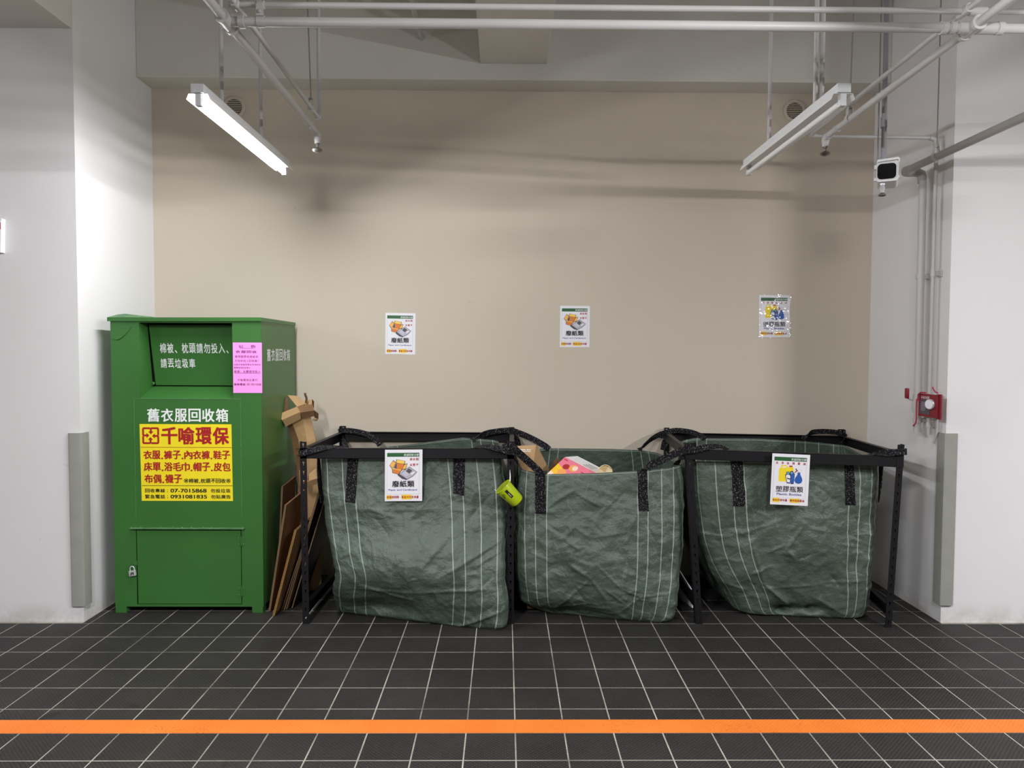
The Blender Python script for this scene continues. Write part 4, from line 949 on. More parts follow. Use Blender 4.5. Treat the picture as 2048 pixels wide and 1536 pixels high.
        for r in range(nV-1):
            for q in range(nU):
                q2 = (q+1) % nU; fs.append((r*nU+q, (r+1)*nU+q, (r+1)*nU+q2, r*nU+q2))
                ms.append(1 if (strip[q] or (r == 1 and hem)) else 0)
        # bottom
        cb = pos[-1].mean(0); vs_.append([cb[0], cb[1], 0.003]); ci = len(vs_)-1
        for q in range(nU): fs.append(((nV-1)*nU+q, ci, (nV-1)*nU+(q+1) % nU)); ms.append(0)
        me = bpy.data.meshes.new('bag_body'); b = s.g.location
        me.from_pydata([(v[0]-b.x, v[1]-b.y, v[2]-b.z) for v in vs_], [], fs)
        me.materials.append(M_BAG); me.materials.append(M_THREAD); me.polygons.foreach_set('material_index', ms)
        me.polygons.foreach_set('use_smooth', [True]*len(fs)); me.update()
        o = bpy.data.objects.new('bag_body', me); col.objects.link(o); o.parent = s.g
        md = o.modifiers.new('thickness', 'SOLIDIFY'); md.thickness = 0.002; md.offset = 1.0
        s.body = o
        fr = pos[:, front].reshape(-1, 3); s.fr = fr
    def yfront(s, x, z):
        d = (s.fr[:, 0]-x)**2+(s.fr[:, 2]-z)**2; i = np.argpartition(d, 6)[:6]; w = 1/(d[i]+1e-6); return float((s.fr[i, 1]*w).sum()/w.sum())
    def patch(s, quad, lift=0.006, name='webbing_patch'):
        """sewn webbing on the front; quad = TL, TR, BR, BL photo points"""
        c = [at(x, y, 4.13) for x, y in quad]; nx, nz = 6, 18; vs = []
        for lf in (lift, lift-0.005):
            for j in range(nz+1):
                for i in range(nx+1):
                    u, v = i/nx, j/nz; p = (c[0]*(1-u)+c[1]*u)*(1-v)+(c[3]*(1-u)+c[2]*u)*v
                    vs.append((p.x, s.yfront(p.x, p.z)-lf, p.z))
        N = (nx+1)*(nz+1); fs = []
        for k in (0, N):
            for j in range(nz):
                for i in range(nx): a = k+j*(nx+1)+i; fs.append((a, a+1, a+nx+2, a+nx+1))
        edge = [i for i in range(nx+1)]+[j*(nx+1)+nx for j in range(1, nz+1)]+[nz*(nx+1)+i for i in range(nx-1, -1, -1)]+[j*(nx+1) for j in range(nz-1, 0, -1)]
        for a, b in zip(edge, edge[1:]+edge[:1]): fs.append((a, b, b+N, a+N))
        m = MB(); m.add(vs, fs); return m.build(name, M_STRAP, s.g, True)
    def strap(s, pts, wid=0.05, name='lifting_strap'):
        """pts: (photo x, y, depth, width direction)"""
        m = MB(); m.ribbon([(at(x, y, Y), w) for x, y, Y, w in pts], wid, 0.004); return m.build(name, M_STRAP, s.g, True)

def secs_from(front, back):
    """front: (py, pxl, Yl, pxr, Yr); back: (xl, xr, y)"""
    out = []
    for (py, pl, yl, pr, yr), (dl, dr, yb) in zip(front, back):
        a, b = at(pl, py, yl), at(pr, py, yr); z = (a.z+b.z)/2
        out.append((z, a.x, yl, b.x, yr, b.x+dr, yb, a.x+dl, yb))
    return out
UPV, FW = (0, 0, 1), (0, 1, 0)
# --- left bag
fr = [(914, 640, 4.16, 1000, 4.16), (960, 643, 4.155, 1006, 4.145), (1000, 647, 4.14, 1009, 4.12), (1060, 653, 4.11, 1011, 4.08), (1110, 662, 4.07, 1010, 4.03), (1155, 672, 4.05, 1009, 4.00), (1195, 669, 4.12, 1012, 3.99), (1222, 671, 4.22, 1010, 3.985), (1238, 678, 4.26, 1006, 3.99)]
bk = [(0.06, -0.02, 4.86), (0.05, -0.02, 4.88), (0.04, -0.02, 4.90), (0.03, -0.02, 4.90), (0.03, -0.02, 4.90), (0.02, -0.02, 4.90), (0.02, -0.02, 4.88), (0.03, -0.02, 4.86), (0.05, -0.05, 4.82)]
sc = secs_from(fr, bk); l_ = list(sc[-1]); l_[0] = 0.004; sc[-1] = tuple(l_); l_ = list(sc[-2]); l_[0] = 0.045; sc[-2] = tuple(l_)
ff = lambda px, pl, pr: (px-pl)/(pr-pl)
cre = [(735, 1013, 800, 1032, .010, .006), (650, 1017, 905, 1016, .004, .003), (905, 1016, 1000, 1020, .004, .003), (845, 1170, 985, 1160, .010, .006), (700, 1168, 845, 1170, .008, .006), (725, 1160, 835, 1190, .012, .008), (905, 1248, 1010, 1200, .014, .008), (880, 1140, 1000, 1075, .012, .012), (850, 1120, 905, 1060, .010, .012), (950, 1120, 1005, 1090, .010, .008), (860, 940, 905, 900, .008, .010), (815, 1040, 870, 985, .008, .012), (925, 1050, 985, 985, -.012, .02), (960, 990, 968, 1060, .010, .010), (740, 960, 770, 935, .006, .008)]
lum = [(800, 1110, .24, .14, .035), (760, 1215, .20, .06, -.06), (960, 1180, .10, .08, .02), (690, 1130, .05, .1, .0)]
bL = Bag('bulk_bag', 'green woven bulk bag hanging inside the left rack, sagging onto the floor', sc,
         [(0.0, 0.958), (0.5, 0.950), (1.0, 0.958), (1.5, 0.955), (2.0, 0.958), (2.25, 0.975), (2.6, 0.93), (2.85, 0.905), (3.0, 0.90), (3.5, 0.93)],
         [ff(v, 651, 1010) for v in (664, 695, 718, 905, 929, 962, 994)], cre, 1, (0.035, 0.02, 0.02, 0.02), 0.05, True, lum, ((650, 940), (980, 1230)))
bL.patch([(694, 914), (716, 914), (713, 1004), (692, 1002)]); bL.patch([(906, 914), (930, 914), (929, 990), (907, 985)])
bL.strap([(993, 914, 4.17, (1, .3, 0)), (996, 950, 4.155, (1, .4, 0)), (997, 976, 4.13, (1, .5, 0))], 0.045, 'side_webbing'); bL.strap([(637, 914, 4.20, (0, 1, 0)), (639, 960, 4.20, (.2, 1, 0)), (645, 1005, 4.20, (.2, 1, 0))], 0.05, 'side_webbing')
bL.strap([(705, 918, 4.135, (1, 0, 0)), (692, 902, 4.125, (1, .3, 0)), (670, 894, 4.105, (.4, 1, .2)), (640, 897, 4.07, (0, .6, 1)), (617, 903, 4.062, (0, .2, 1)), (602, 907, 4.068, (0, .1, 1)), (598, 907, 4.10, (0, 0, 1)), (603, 905, 4.16, (0, 0, 1)), (636, 912, 4.24, (0, .6, 1))], 0.034)
bL.strap([(918, 918, 4.135, (1, 0, 0)), (936, 900, 4.125, (1, .4, 0)), (965, 893, 4.105, (.3, 1, .4)), (995, 897, 4.065, (0, .6, 1)), (1018, 903, 4.062, (0, .2, 1)), (1032, 903, 4.075, (0, .2, 1)), (1033, 898, 4.13, (0, 0, 1)), (1012, 906, 4.19, (0, .6, 1))], 0.034)
bL.strap([(760, 891, 4.855, (1, 0, 0)), (752, 880, 4.87, (1, 0, .4)), (735, 869, 4.90, (.5, .2, 1)), (712, 863, 4.94, (0, .3, 1)), (690, 861, 4.955, (0, .2, 1)), (679, 863, 4.96, (0, 0, 1)), (680, 872, 4.93, (.3, 0, 1)), (688, 886, 4.87, (1, 0, .4)), (694, 899, 4.83, (1, 0, 0))], 0.036)
bL.strap([(944, 880, 4.855, (1, 0, 0)), (956, 872, 4.88, (1, 0, .6)), (978, 865, 4.92, (.3, .2, 1)), (1005, 861, 4.95, (0, .2, 1)), (1022, 861, 4.952, (0, .2, 1)), (1032, 866, 4.96, (0, 0, 1)), (1026, 876, 4.92, (.4, 0, 1)), (1012, 884, 4.86, (1, 0, .4))], 0.036)
# --- middle bag
fr = [(944, 1042, 4.16, 1366, 4.16), (985, 1040, 4.15, 1366, 4.15), (1040, 1038, 4.14, 1366, 4.14), (1095, 1039, 4.12, 1364, 4.13), (1150, 1040, 4.12, 1362, 4.11), (1190, 1044, 4.15, 1356, 4.09), (1212, 1050, 4.20, 1352, 4.09), (1228, 1066, 4.25, 1346, 4.09), (1240, 1085, 4.27, 1335, 4.10)]
bk = [(0.02, -0.03, 4.86), (0.0, 0, 4.88), (0, 0, 4.9), (0, 0, 4.9), (0, 0, 4.9), (0, 0, 4.9), (0, 0, 4.88), (0, 0, 4.84), (0.03, -0.03, 4.80)]
sc = secs_from(fr, bk); l_ = list(sc[-1]); l_[0] = 0.004; sc[-1] = tuple(l_); l_ = list(sc[-2]); l_[0] = 0.035; sc[-2] = tuple(l_)
cre = [(1093, 1017, 1120, 995, .010, .004), (1120, 995, 1150, 980, .010, .004), (1150, 985, 1208, 1016, .009, .004), (1085, 1050, 1126, 1074, .006, .004), (1126, 1074, 1152, 1046, .009, .004), (1126, 1074, 1156, 1093, .009, .004), (1178, 1073, 1240, 1062, .008, .004), (1180, 1073, 1150, 1052, .006, .004), (1240, 1062, 1262, 1062, .005, .004), (1138, 1120, 1142, 1098, .007, .004), (1142, 1098, 1160, 1090, .007, .004), (1110, 1143, 1130, 1150, .006, .004), (1135, 1122, 1178, 1150, .009, .005), (1178, 1150, 1238, 1172, .0, .005), (1178, 1150, 1106, 1226, .010, .006), (1178, 1150, 1210, 1193, .008, .005), (1187, 1120, 1240, 1172, .008, .005), (1240, 1172, 1277, 1187, .008, .005), (1277, 1187, 1330, 1183, .005, .003), (1277, 1187, 1240, 1220, .008, .005), (1205, 1170, 1250, 1205, .007, .005), (1095, 1222, 1180, 1205, .005, .005), (1262, 1062, 1250, 1080, .006, .004), (1255, 1120, 1243, 1165, .007, .005), (1195, 1028, 1230, 1000, .006, .006), (1060, 1100, 1100, 1122, .007, .004), (1100, 1122, 1108, 1121, .005, .003)]
lum = [(1200, 1100, .25, .18, .02), (1150, 1230, .12, .04, -.03)]
bM = Bag('bulk_bag', 'green woven bulk bag in the middle, slung between the two racks and holding boxes', sc,
         [(0.0, 0.872), (0.07, 0.862), (0.13, 0.848), (0.45, 0.856), (0.75, 0.872), (0.9, 0.885), (1.0, 0.905), (1.5, 0.90), (2.0, 0.885), (2.1, 0.895), (2.3, 0.902), (2.75, 0.905), (3.0, 0.900), (3.5, 0.89)],
         [ff(v, 1038, 1366) for v in (1049.5, 1070, 1092.5, 1274, 1294.5, 1322, 1346)], cre, 2, (0.03, 0.02, 0.02, 0.02), 0.06, True, lum, ((1050, 970), (1340, 1220)))
bM.patch([(1071, 948), (1091, 950), (1092, 1027), (1070, 1026)]); bM.patch([(1276, 942), (1295, 940), (1297, 1022), (1277, 1021)])
bM.strap([(1350, 932, 4.175, (1, .3, 0)), (1351, 970, 4.17, (1, .5, 0)), (1348, 1010, 4.17, (1, .5, 0))], 0.04, 'side_webbing'); bM.strap([(1036, 930, 4.22, (0, 1, 0)), (1034, 970, 4.22, (.2, 1, 0)), (1033, 1000, 4.22, (.3, 1, 0))], 0.045, 'side_webbing')
bM.strap([(1082, 953, 4.145, (1, 0, .3)), (1078, 943, 4.14, (.6, 0, 1)), (1060, 926, 4.13, (.5, 0, 1)), (1042, 910, 4.10, (.4, 0, 1)), (1026, 897, 4.064, (.3, 0, 1)), (1012, 893, 4.062, (.2, 0, 1)), (1005, 900, 4.09, (0, 0, 1)), (1024, 904, 4.14, (0, 0, 1)), (1036, 925, 4.20, (0, 1, .5))], 0.042)
bM.strap([(1286, 945, 4.15, (1, 0, .3)), (1300, 931, 4.14, (.5, 0, 1)), (1330, 917, 4.115, (.3, 0, 1)), (1362, 902, 4.072, (.3, 0, 1)), (1385, 893, 4.066, (.1, 0, 1)), (1392, 894, 4.09, (0, .2, 1)), (1380, 903, 4.13, (0, 0, 1)), (1362, 915, 4.15, (.6, 0, 1)), (1352, 930, 4.17, (1, .3, .2))], 0.042)
bM.strap([(1098, 899, 4.86, (1, 0, .2)), (1090, 892, 4.87, (.8, 0, .8)), (1065, 878, 4.90, (.4, 0, 1)), (1040, 867, 4.94, (.4, 0, 1)), (1024, 862, 4.942, (.2, 0, 1)), (1014, 862, 4.955, (0, 0, 1)), (1026, 868, 4.95, (.8, 0, 1)), (1034, 882, 4.92, (1, 0, .4)), (1037, 898, 4.88, (1, 0, 0))], 0.042)
bM.strap([(1278, 900, 4.86, (1, 0, .2)), (1288, 891, 4.88, (.6, 0, 1)), (1303, 878, 4.92, (.5, 0, 1)), (1322, 868, 4.945, (.3, 0, 1)), (1336, 866, 4.945, (0, 0, 1)), (1341, 870, 4.955, (0, 0, 1)), (1330, 882, 4.94, (1, 0, .4)), (1326, 900, 4.90, (1, 0, 0))], 0.036)
# --- right bag
fr = [(926, 1386, 4.15, 1758, 4.14), (965, 1388, 4.15, 1759, 4.14), (1010, 1392, 4.16, 1757, 4.14), (1060, 1399, 4.17, 1753, 4.14), (1105, 1410, 4.18, 1750, 4.13), (1145, 1428, 4.20, 1747, 4.13), (1185, 1453, 4.22, 1744, 4.14), (1210, 1472, 4.24, 1736, 4.16), (1226, 1492, 4.25, 1722, 4.17)]
bk = [(0.10, 0.10, 4.89), (0.09, 0.1, 4.9), (0.08, 0.08, 4.9), (0.06, .06, 4.9), (0.04, .04, 4.9), (0.0, 0, 4.9), (0.0, 0, 4.88), (0.0, 0, 4.84), (0.03, -0.03, 4.80)]
sc = secs_from(fr, bk); l_ = list(sc[-1]); l_[0] = 0.004; sc[-1] = tuple(l_); l_ = list(sc[-2]); l_[0] = 0.035; sc[-2] = tuple(l_)
cre = [(1500, 1080, 1530, 1170, .012, .012), (1530, 1170, 1590, 1222, .022, .012), (1390, 1068, 1460, 1075, .006, .004), (1460, 1075, 1575, 1032, .007, .004), (1575, 1032, 1690, 1035, .005, .003), (1602, 1045, 1565, 1100, .012, .006), (1530, 1105, 1568, 1085, .010, .006), (1568, 1095, 1585, 1115, .008, .004), (1570, 1012, 1580, 1035, .007, .004), (1640, 1165, 1740, 1160, .006, .004), (1520, 1180, 1640, 1168, .006, .006), (1500, 1150, 1545, 1130, .006, .006), (1450, 1170, 1500, 1185, .008, .008), (1620, 1190, 1680, 1225, .008, .008), (1440, 960, 1490, 945, .006, .005), (1735, 960, 1755, 940, .006, .005)]
lum = [(1600, 1080, .22, .18, .035), (1580, 1225, .06, .03, -.08), (1630, 1222, .05, .025, -.06), (1480, 1150, .08, .1, .02)]
bR = Bag('bulk_bag', 'green woven bulk bag hanging inside the right rack, narrowing to its base', sc,
         [(0.0, 0.925), (0.3, 0.93), (0.6, 0.925), (1.0, 0.915), (1.5, 0.93), (1.85, 0.945), (2.0, 0.935), (2.2, 0.955), (2.5, 0.972), (2.9, 0.975), (3.0, 0.955), (3.5, 0.93)],
         [ff(v, 1400, 1752) for v in (1406, 1440, 1470, 1493, 1691, 1712, 1736)], cre, 3, (0.04, 0.02, 0.02, 0.02), 0.06, True, lum, ((1420, 960), (1730, 1200)))
bR.patch([(1461, 922), (1486, 924), (1487, 1011), (1465, 1011)]); bR.patch([(1688, 930), (1706, 932), (1708, 1009), (1689, 1009)])
bR.strap([(1762, 930, 4.19, (0, 1, 0)), (1761, 965, 4.19, (.2, 1, 0)), (1757, 1005, 4.18, (.4, 1, 0))], 0.05, 'side_webbing'); bR.strap([(1388, 928, 4.22, (0, 1, 0)), (1389, 965, 4.22, (.2, 1, 0)), (1393, 1003, 4.22, (.3, 1, 0))], 0.05, 'side_webbing')
bR.strap([(1472, 926, 4.14, (1, 0, 0)), (1462, 908, 4.13, (1, .3, 0)), (1442, 893, 4.11, (.5, 1, .2)), (1415, 894, 4.072, (0, .6, 1)), (1392, 899, 4.064, (0, .1, 1)), (1372, 901, 4.068, (0, .1, 1)), (1368, 900, 4.10, (0, 0, 1)), (1378, 902, 4.17, (0, 0, 1)), (1390, 922, 4.24, (0, .6, 1))], 0.034)
bR.strap([(1698, 932, 4.12, (1, 0, 0)), (1716, 918, 4.10, (1, .3, 0)), (1742, 909, 4.07, (.5, 1, .2)), (1772, 905, 4.03, (0, .5, 1)), (1798, 904, 4.018, (0, .1, 1)), (1812, 904, 4.03, (0, .1, 1)), (1810, 903, 4.07, (0, 0, 1)), (1790, 908, 4.14, (0, .2, 1)), (1764, 922, 4.19, (0, .6, 1))], 0.034)
bR.strap([(1410, 879, 4.885, (1, 0, 0)), (1402, 872, 4.90, (1, 0, .6)), (1380, 864, 4.93, (.3, .2, 1)), (1352, 861, 4.948, (0, .2, 1)), (1334, 865, 4.945, (0, .2, 1)), (1322, 872, 4.955, (0, 0, 1)), (1336, 870, 4.935, (.4, 0, 1)), (1346, 876, 4.90, (.8, 0, .6)), (1352, 888, 4.87, (1, 0, 0))], 0.036)
bR.strap([(1606, 879, 4.885, (1, 0, 0)), (1613, 871, 4.90, (1, 0, .6)), (1628, 864, 4.93, (.4, .2, 1)), (1655, 863, 4.945, (0, .2, 1)), (1678, 866, 4.945, (0, .2, 1)), (1691, 873, 4.95, (0, 0, 1)), (1689, 880, 4.92, (.5, 0, 1)), (1680, 887, 4.89, (1, 0, .3))], 0.034)

# ================================================================== THINGS IN THE MIDDLE BAG
# a flattened carton standing in the bag carries the rubbish that shows above the rim
g = thing('cardboard_carton', (0.55, 4.55, 0.01), 'brown carton standing in the middle bag under the rubbish', 'box')
m = MB(); m.box((0.14, 4.30, 0.012), (0.64, 4.56, 0.79), bev=0.004); m.build('walls', M_CARDD, g)
a = at(1110, 945, 4.52); m = MB(); m.hexa([at(1092, 952, 4.50), at(1135, 952, 4.50), at(1118, 915, 4.56), at(1108, 921, 4.56)], [v+Vector((0, 0.004, 0.001)) for v in (at(1092, 952, 4.50), at(1135, 952, 4.50), at(1118, 915, 4.56), at(1108, 921, 4.56))]); m.build('flap', M_CARDD, g)
# kraft bag
g = thing('paper_bag', at(1055, 945, 4.36), 'brown paper bag with white print sticking out of the middle bag', 'paper bag')
A, B_, C_, D_ = at(1029, 892, 4.36), at(1072, 890, 4.36), at(1064, 946, 4.33), at(1044, 946, 4.33)
E_ = at(1099, 940, 4.55); F_ = at(1074, 890, 4.50); G_ = at(1040, 892, 4.55)
m = MB(); Mi = at(1050, 920, 4.335)
m.add([A, B_, C_, D_, E_, F_, G_, Mi], [(0, 7, 1), (1, 7, 2), (7, 3, 2), (0, 3, 7), (1, 2, 4, 5), (0, 1, 5, 6), (0, 6, 3), (6, 5, 4), (3, 6, 4, 2)]); m.build('body', M_KRAFT, g)
m = MB(); m.hexa([at(1044, 932, 4.318), at(1062, 938, 4.318), at(1061, 944, 4.318), at(1044, 942, 4.318)], [v+Vector((0, 0.003, 0)) for v in (at(1044, 932, 4.318), at(1062, 938, 4.318), at(1061, 944, 4.318), at(1044, 942, 4.318))]); m.build('bottom_fold', M_KRAFT, g)
# white marks on the print face (lines and a row of seven small blocks, as far as they can be made out)
def on_tri(px, py, P0, P1, P2, lift=0.0015):
    n = (P1-P0).cross(P2-P0).normalized(); n = -n if n.y > 0 else n; d = at(px, py, 1.0)-Vector(_C); c0 = Vector(_C)
    return c0+d*((P0-c0).dot(n)/d.dot(n))+n*lift
m = MB()
for x0, y0, x1, y1 in [(1037.5, 899, 1051, 900.6), (1053, 899, 1061.5, 900.4)]+[(1036.8+k*3.65, 902, 1038.8+k*3.65, 904) for k in range(7)]:
    m.add([on_tri(x, y, A, Mi, B_) for x, y in ((x0, y0), (x1, y0), (x1, y1), (x0, y1))], [(0, 1, 2, 3)])
m.build('print', M_WHITEINK, g)
# pastry carton
K, E1, E2, E3 = at(1130, 914, 4.47), at(1204, 952, 4.44), at(1083, 958, 4.30), at(1155, 912, 4.58)
g = thing('pastry_carton', at(1140, 950, 4.42), 'pink and white pastry carton tilted in the middle bag', 'box')
a, b, c = E1-K, E2-K, E3-K
m = MB(); m.hexa([K, K+a, K+a+b, K+b], [K+c, K+a+c, K+a+b+c, K+b+c]); body = m.build('body', M_CARTONWHITE, g)
s = Sheet(K, a, b, None); 
if s.n.y > 0: s.n = -s.n
s.poly([(0.0, 0.0), (1, 0), (1, 0.98), (0.0, 0.98)], M_PASTRYPINK, 0.0006)
s.poly([(0.0, 0.30), (0.25, 0.42), (0.45, 0.98), (0.0, 0.98)], M_LEMON, 0.0009); s.poly([(0.0, 0.62), (0.12, 0.66), (0.2, 0.98), (0.0, 0.98)], M_BLUSH, 0.0011)
s.disc(0.20, 0.28, 0.075, 0.10, M_WINE, 0.0013); s.disc(0.36, 0.22, 0.10, 0.13, M_PEACH, 0.0013); s.disc(0.39, 0.20, 0.06, 0.09, M_BLUSH, 0.0015); s.disc(0.22, 0.50, 0.10, 0.12, M_PEACH, 0.0014); s.disc(0.18, 0.72, 0.09, 0.1, M_PEACH, 0.0014)
s.poly([(0.42, 0.48), (0.62, 0.38), (0.72, 0.5), (0.6, 0.9), (0.4, 0.9)], M_PAPER, 0.0016)
for k in range(3): s.rect(0.55+k*0.06, 0.20+k*0.06, 0.80+k*0.05, 0.225+k*0.06, M_WINE, 0.0016)
s.rect(0.03, 0.06, 0.12, 0.09, M_WINE, 0.0015)
s.build('print', g, 'pink printed face')
s = Sheet(K, a, c, Vector((0, -0.3, 1)))
for k in range(3): s.rect(0.42, 0.2+k*0.2, 0.66, 0.26+k*0.2, M_NEWSD, 0.001)
s.build('side_print', g)
# cup
c = at(1210.5, 944, 4.40); g = thing('paper_cup', c, 'cream paper cup lying with its base showing in the middle bag', 'cup')
m = MB(); ax = Vector((0.05, -0.97, 0.22)); m.lathe([(0.034, -0.09), (0.043, 0.0), (0.0445, 0.002), (0.0445, 0.006), (0.042, 0.008), (0.040, 0.005), (0.040, -0.004), (0.002, -0.004)], c, ax, 32); m.build('body', M_CREAM, g, True)
m = MB(); u = ax.normalized(); r = u.cross(Vector((0, 0, 1))).normalized(); q = r.cross(u); o = c+u*(-0.0032)
if q.z < 0: q = -q
if r.x < 0: r = -r
m.add([o, o+r*0.02+q*0.034, o-r*0.012+q*0.036, o-r*0.033+q*0.02], [(0, 1, 2, 3)]); m.build('fold', M_CUPDARK, g)

# ================================================================== LIME BASKET
g = thing('basket', at(1020, 990, 4.03), 'small lime green plastic basket hanging tilted on the left rack post', 'basket')
YK = 4.02
rimc, basec = (at(1006, 974, YK)), (at(1036, 1005, YK))
ax = (basec-rimc); Lb = ax.length; ax.normalize(); ax = (ax+Vector((0, 0.12, 0))).normalized()
r0 = (at(1021, 965, YK)-at(996, 990, YK)).length/2; r1 = r0*0.70
m = MB(); up = Vector((0, 1, 0)); sx = ax.cross(up).normalized(); n = 32; prof = [(r0+0.003, -0.004), (r0+0.003, 0.0), (r0, 0.002), (r1+0.006, Lb*0.93), (r1, Lb), (0.001, Lb), (0.001, Lb-0.002), (r1-0.002, Lb-0.002), (r0-0.002, 0.0), (r0-0.002, -0.004)]
m.lathe(prof, rimc, ax, n); m.build('body', M_LIME, g, True)
# label and holes on the outside
tv = ax.cross(Vector((0, -1, 0))).normalized()
if tv.z < 0: tv = -tv
nv = tv.cross(ax).normalized(); nv = -nv if nv.y > 0 else nv
def cone(u, v, lift):   # u along the axis, v around
    r = r0+(r1+0.006-r0)*u/(Lb*0.93)+lift; a_ = v/r; return rimc+ax*u+(nv*math.cos(a_)+tv*math.sin(a_))*r
m = MB(); N = 8
for i in range(N):
    v0, v1 = -0.005+0.016*i/N, -0.005+0.016*(i+1)/N; m.add([cone(0.012, v0, .0012), cone(0.068, v0, .0012), cone(0.068, v1, .0012), cone(0.012, v1, .0012)], [(0, 1, 2, 3)])
m.build('label', M_BLACKINK, g, False, 'black label')
v_, f_ = text2d('home', 0.0); lo, hi = v_.min(0), v_.max(0); m = MB()
m.add([cone(0.036+(a-lo[0])/(hi[0]-lo[0])*0.024, -0.001+(b-lo[1])/(hi[1]-lo[1])*0.008, 0.0020) for a, b, j in v_], f_); m.build('label_lettering', M_WHITEINK, g)
m = MB()
for (u, v) in ((0.022, -0.024), (0.029, -0.019), (0.034, -0.026), (0.027, -0.030), (0.020, -0.031), (0.040, -0.030), (0.036, -0.034), (0.046, -0.034), (0.030, -0.037), (0.041, -0.038)):
    m.add([cone(u+0.0034*math.cos(k*math.pi/3), v+0.0024*math.sin(k*math.pi/3), 0.0014) for k in range(6)], [tuple(range(6))])
m.build('drain_holes', M_HOLE, g)
p0 = at(1020, 966, YK); m = MB(); m.tube([p0+Vector((0, 0.0, -0.004)), at(1020.5, 952, 4.055), at(1020, 941, 4.07), at(1020, 940, 4.09)], [0.0035, 0.003, 0.002, 0.002], 8); m.build('hook', M_STEEL, g, True)
m = MB(); m.tube([at(1002, 989, 4.03), at(996, 985, 4.05), at(989, 979, 4.06)], [0.004, 0.004, 0.003], 8); m.build('loose_hook', M_STEEL, g, True)

# ================================================================== CARDBOARD BY THE BIN
def sheet_board(front_b, front_t, Yb, depth, th, label, mt, rise=0.0, layers=1, lean=0.0, edge=True, em=None):
    """flattened box standing on edge: front edge from photo point front_b up to front_t, running back by depth"""
    b = at(*front_b, Yb); b.z = max(0.001, b.z); t = at(*front_t, Yb+lean); g = thing('flattened_box', b, label, 'cardboard', 'flattened boxes beside the bin')
    for k in range(layers):
        o = Vector((-k*(th+0.004), k*0.012, 0)); m = MB(); q = [b+o, t+o, t+o+Vector((0.02, depth, rise)), b+o+Vector((0, depth, 0))]
        q2 = [v+Vector((-th, 0, 0)) for v in q]; m.hexa(q, q2); m.build('layer', mt, g)
        if edge:
            e = MB(); e.hexa([b+o+Vector((0, -0.0006, 0)), t+o+Vector((0, -0.0006, 0)), t+o+Vector((-th, -0.0006, 0)), b+o+Vector((-th, -0.0006, 0))], [b+o, t+o, t+o+Vector((-th, 0, 0)), b+o+Vector((-th, 0, 0))]); e.build('edge', em or M_CARDEDGE, g)
    return g
sheet_board((541, 1197), (540, 1028), 4.56, 0.20, 0.008, 'narrow flattened box standing nearest the green bin side', M_CARD, 0.05, 1)
sheet_board((556, 1202), (566, 973), 4.50, 0.22, 0.010, 'tall dark brown flattened box standing behind the wide brown one', M_CARDD, 0.03, 1)
sheet_board((541, 1222), (573, 1010), 4.275, 0.36, 0.012, 'wide brown flattened box leaning right beside the bin', M_CARD, 0.03, 1, 0.02)
sheet_board((549, 1232), (593, 1061), 4.20, 0.36, 0.006, 'flattened box with a yellowish edge leaning furthest forward', M_CARD, 0.02, 2, 0.04, em=card_mat('yellowish_cardboard_edge', (146, 110, 60)))
for k, w_ in enumerate(('left', 'middle', 'right')):
    sheet_board((564+k*5, 1221-k), (597+k*4, 1120-k*5), 4.30, 0.3, 0.005, w_+' one of three low thin flattened boxes behind the yellowish edged one', M_CARDD, 0.02, 1, 0.04)
sheet_board((571, 1219), (640, 985), 4.31, 0.34, 0.006, 'long flattened box leaning behind the left rack post', M_CARDD, 0.02, 2, 0.08)
gd = sheet_board((585, 1216), (650, 1000), 4.33, 0.40, 0.006, 'black flattened box with grey icons inside the left rack', M_DARKBOX, 0.0, 1, 0.06)
# icons on the black box
b = at(585, 1216, 4.33); b.z = 0.001; t = at(650, 1000, 4.39); dv = (t-b); dv2 = Vector((0.02, 0.4, 0))*1.0
s = Sheet(b, Vector((0.0, 0.4, 0)), dv, Vector((1, 0, 0.2)))
for k in range(3): s.disc(0.30+k*0.12, 0.62, 0.04, 0.022, M_GREYPRINT, 0.0012, 12); s.rect(0.28+k*0.12, 0.68, 0.30+k*0.12, 0.80, M_GREYPRINT, 0.0012); s.rect(0.31+k*0.12, 0.68, 0.325+k*0.12, 0.77, M_GREYPRINT, 0.0012)
s.build('print', gd)
# white board behind the middle bag, by the right rack post
m = MB(); a = atz(1352, 1166, 0.16); q = [at(1352, 1155, 4.62), at(1384, 1193, 4.24), at(1386, 1222, 4.24), at(1350, 1222, 4.62)]
q[3].z = 0.002; q[2].z = 0.04; q[1].z = 0.15; q[0].z = 0.19
m.hexa(q, [v+Vector((-0.006, 0, 0)) for v in q]); tag(move(m.build('foam_board', M_PAPER), q[2]), 'white board slanting on the floor between the middle bag and the right rack', 'board')

# tall folded carton leaning by the bin
YT = 4.70
g = thing('folded_carton', at(612, 1000, YT)*1.0, 'long folded carton with open flaps on top, leaning between bin and rack', 'cardboard')
g.location.z = 0
def quadp(pts, th, mt, name='flap'):
    n = (pts[1]-pts[0]).cross(pts[2]-pts[0]).normalized(); n = -n if n.y > 0 else n
    m = MB(); m.prism(pts, -n*th); m.build(name, mt, g)
def A_(x, y, dy=0.0): return at(x, y, YT+dy)
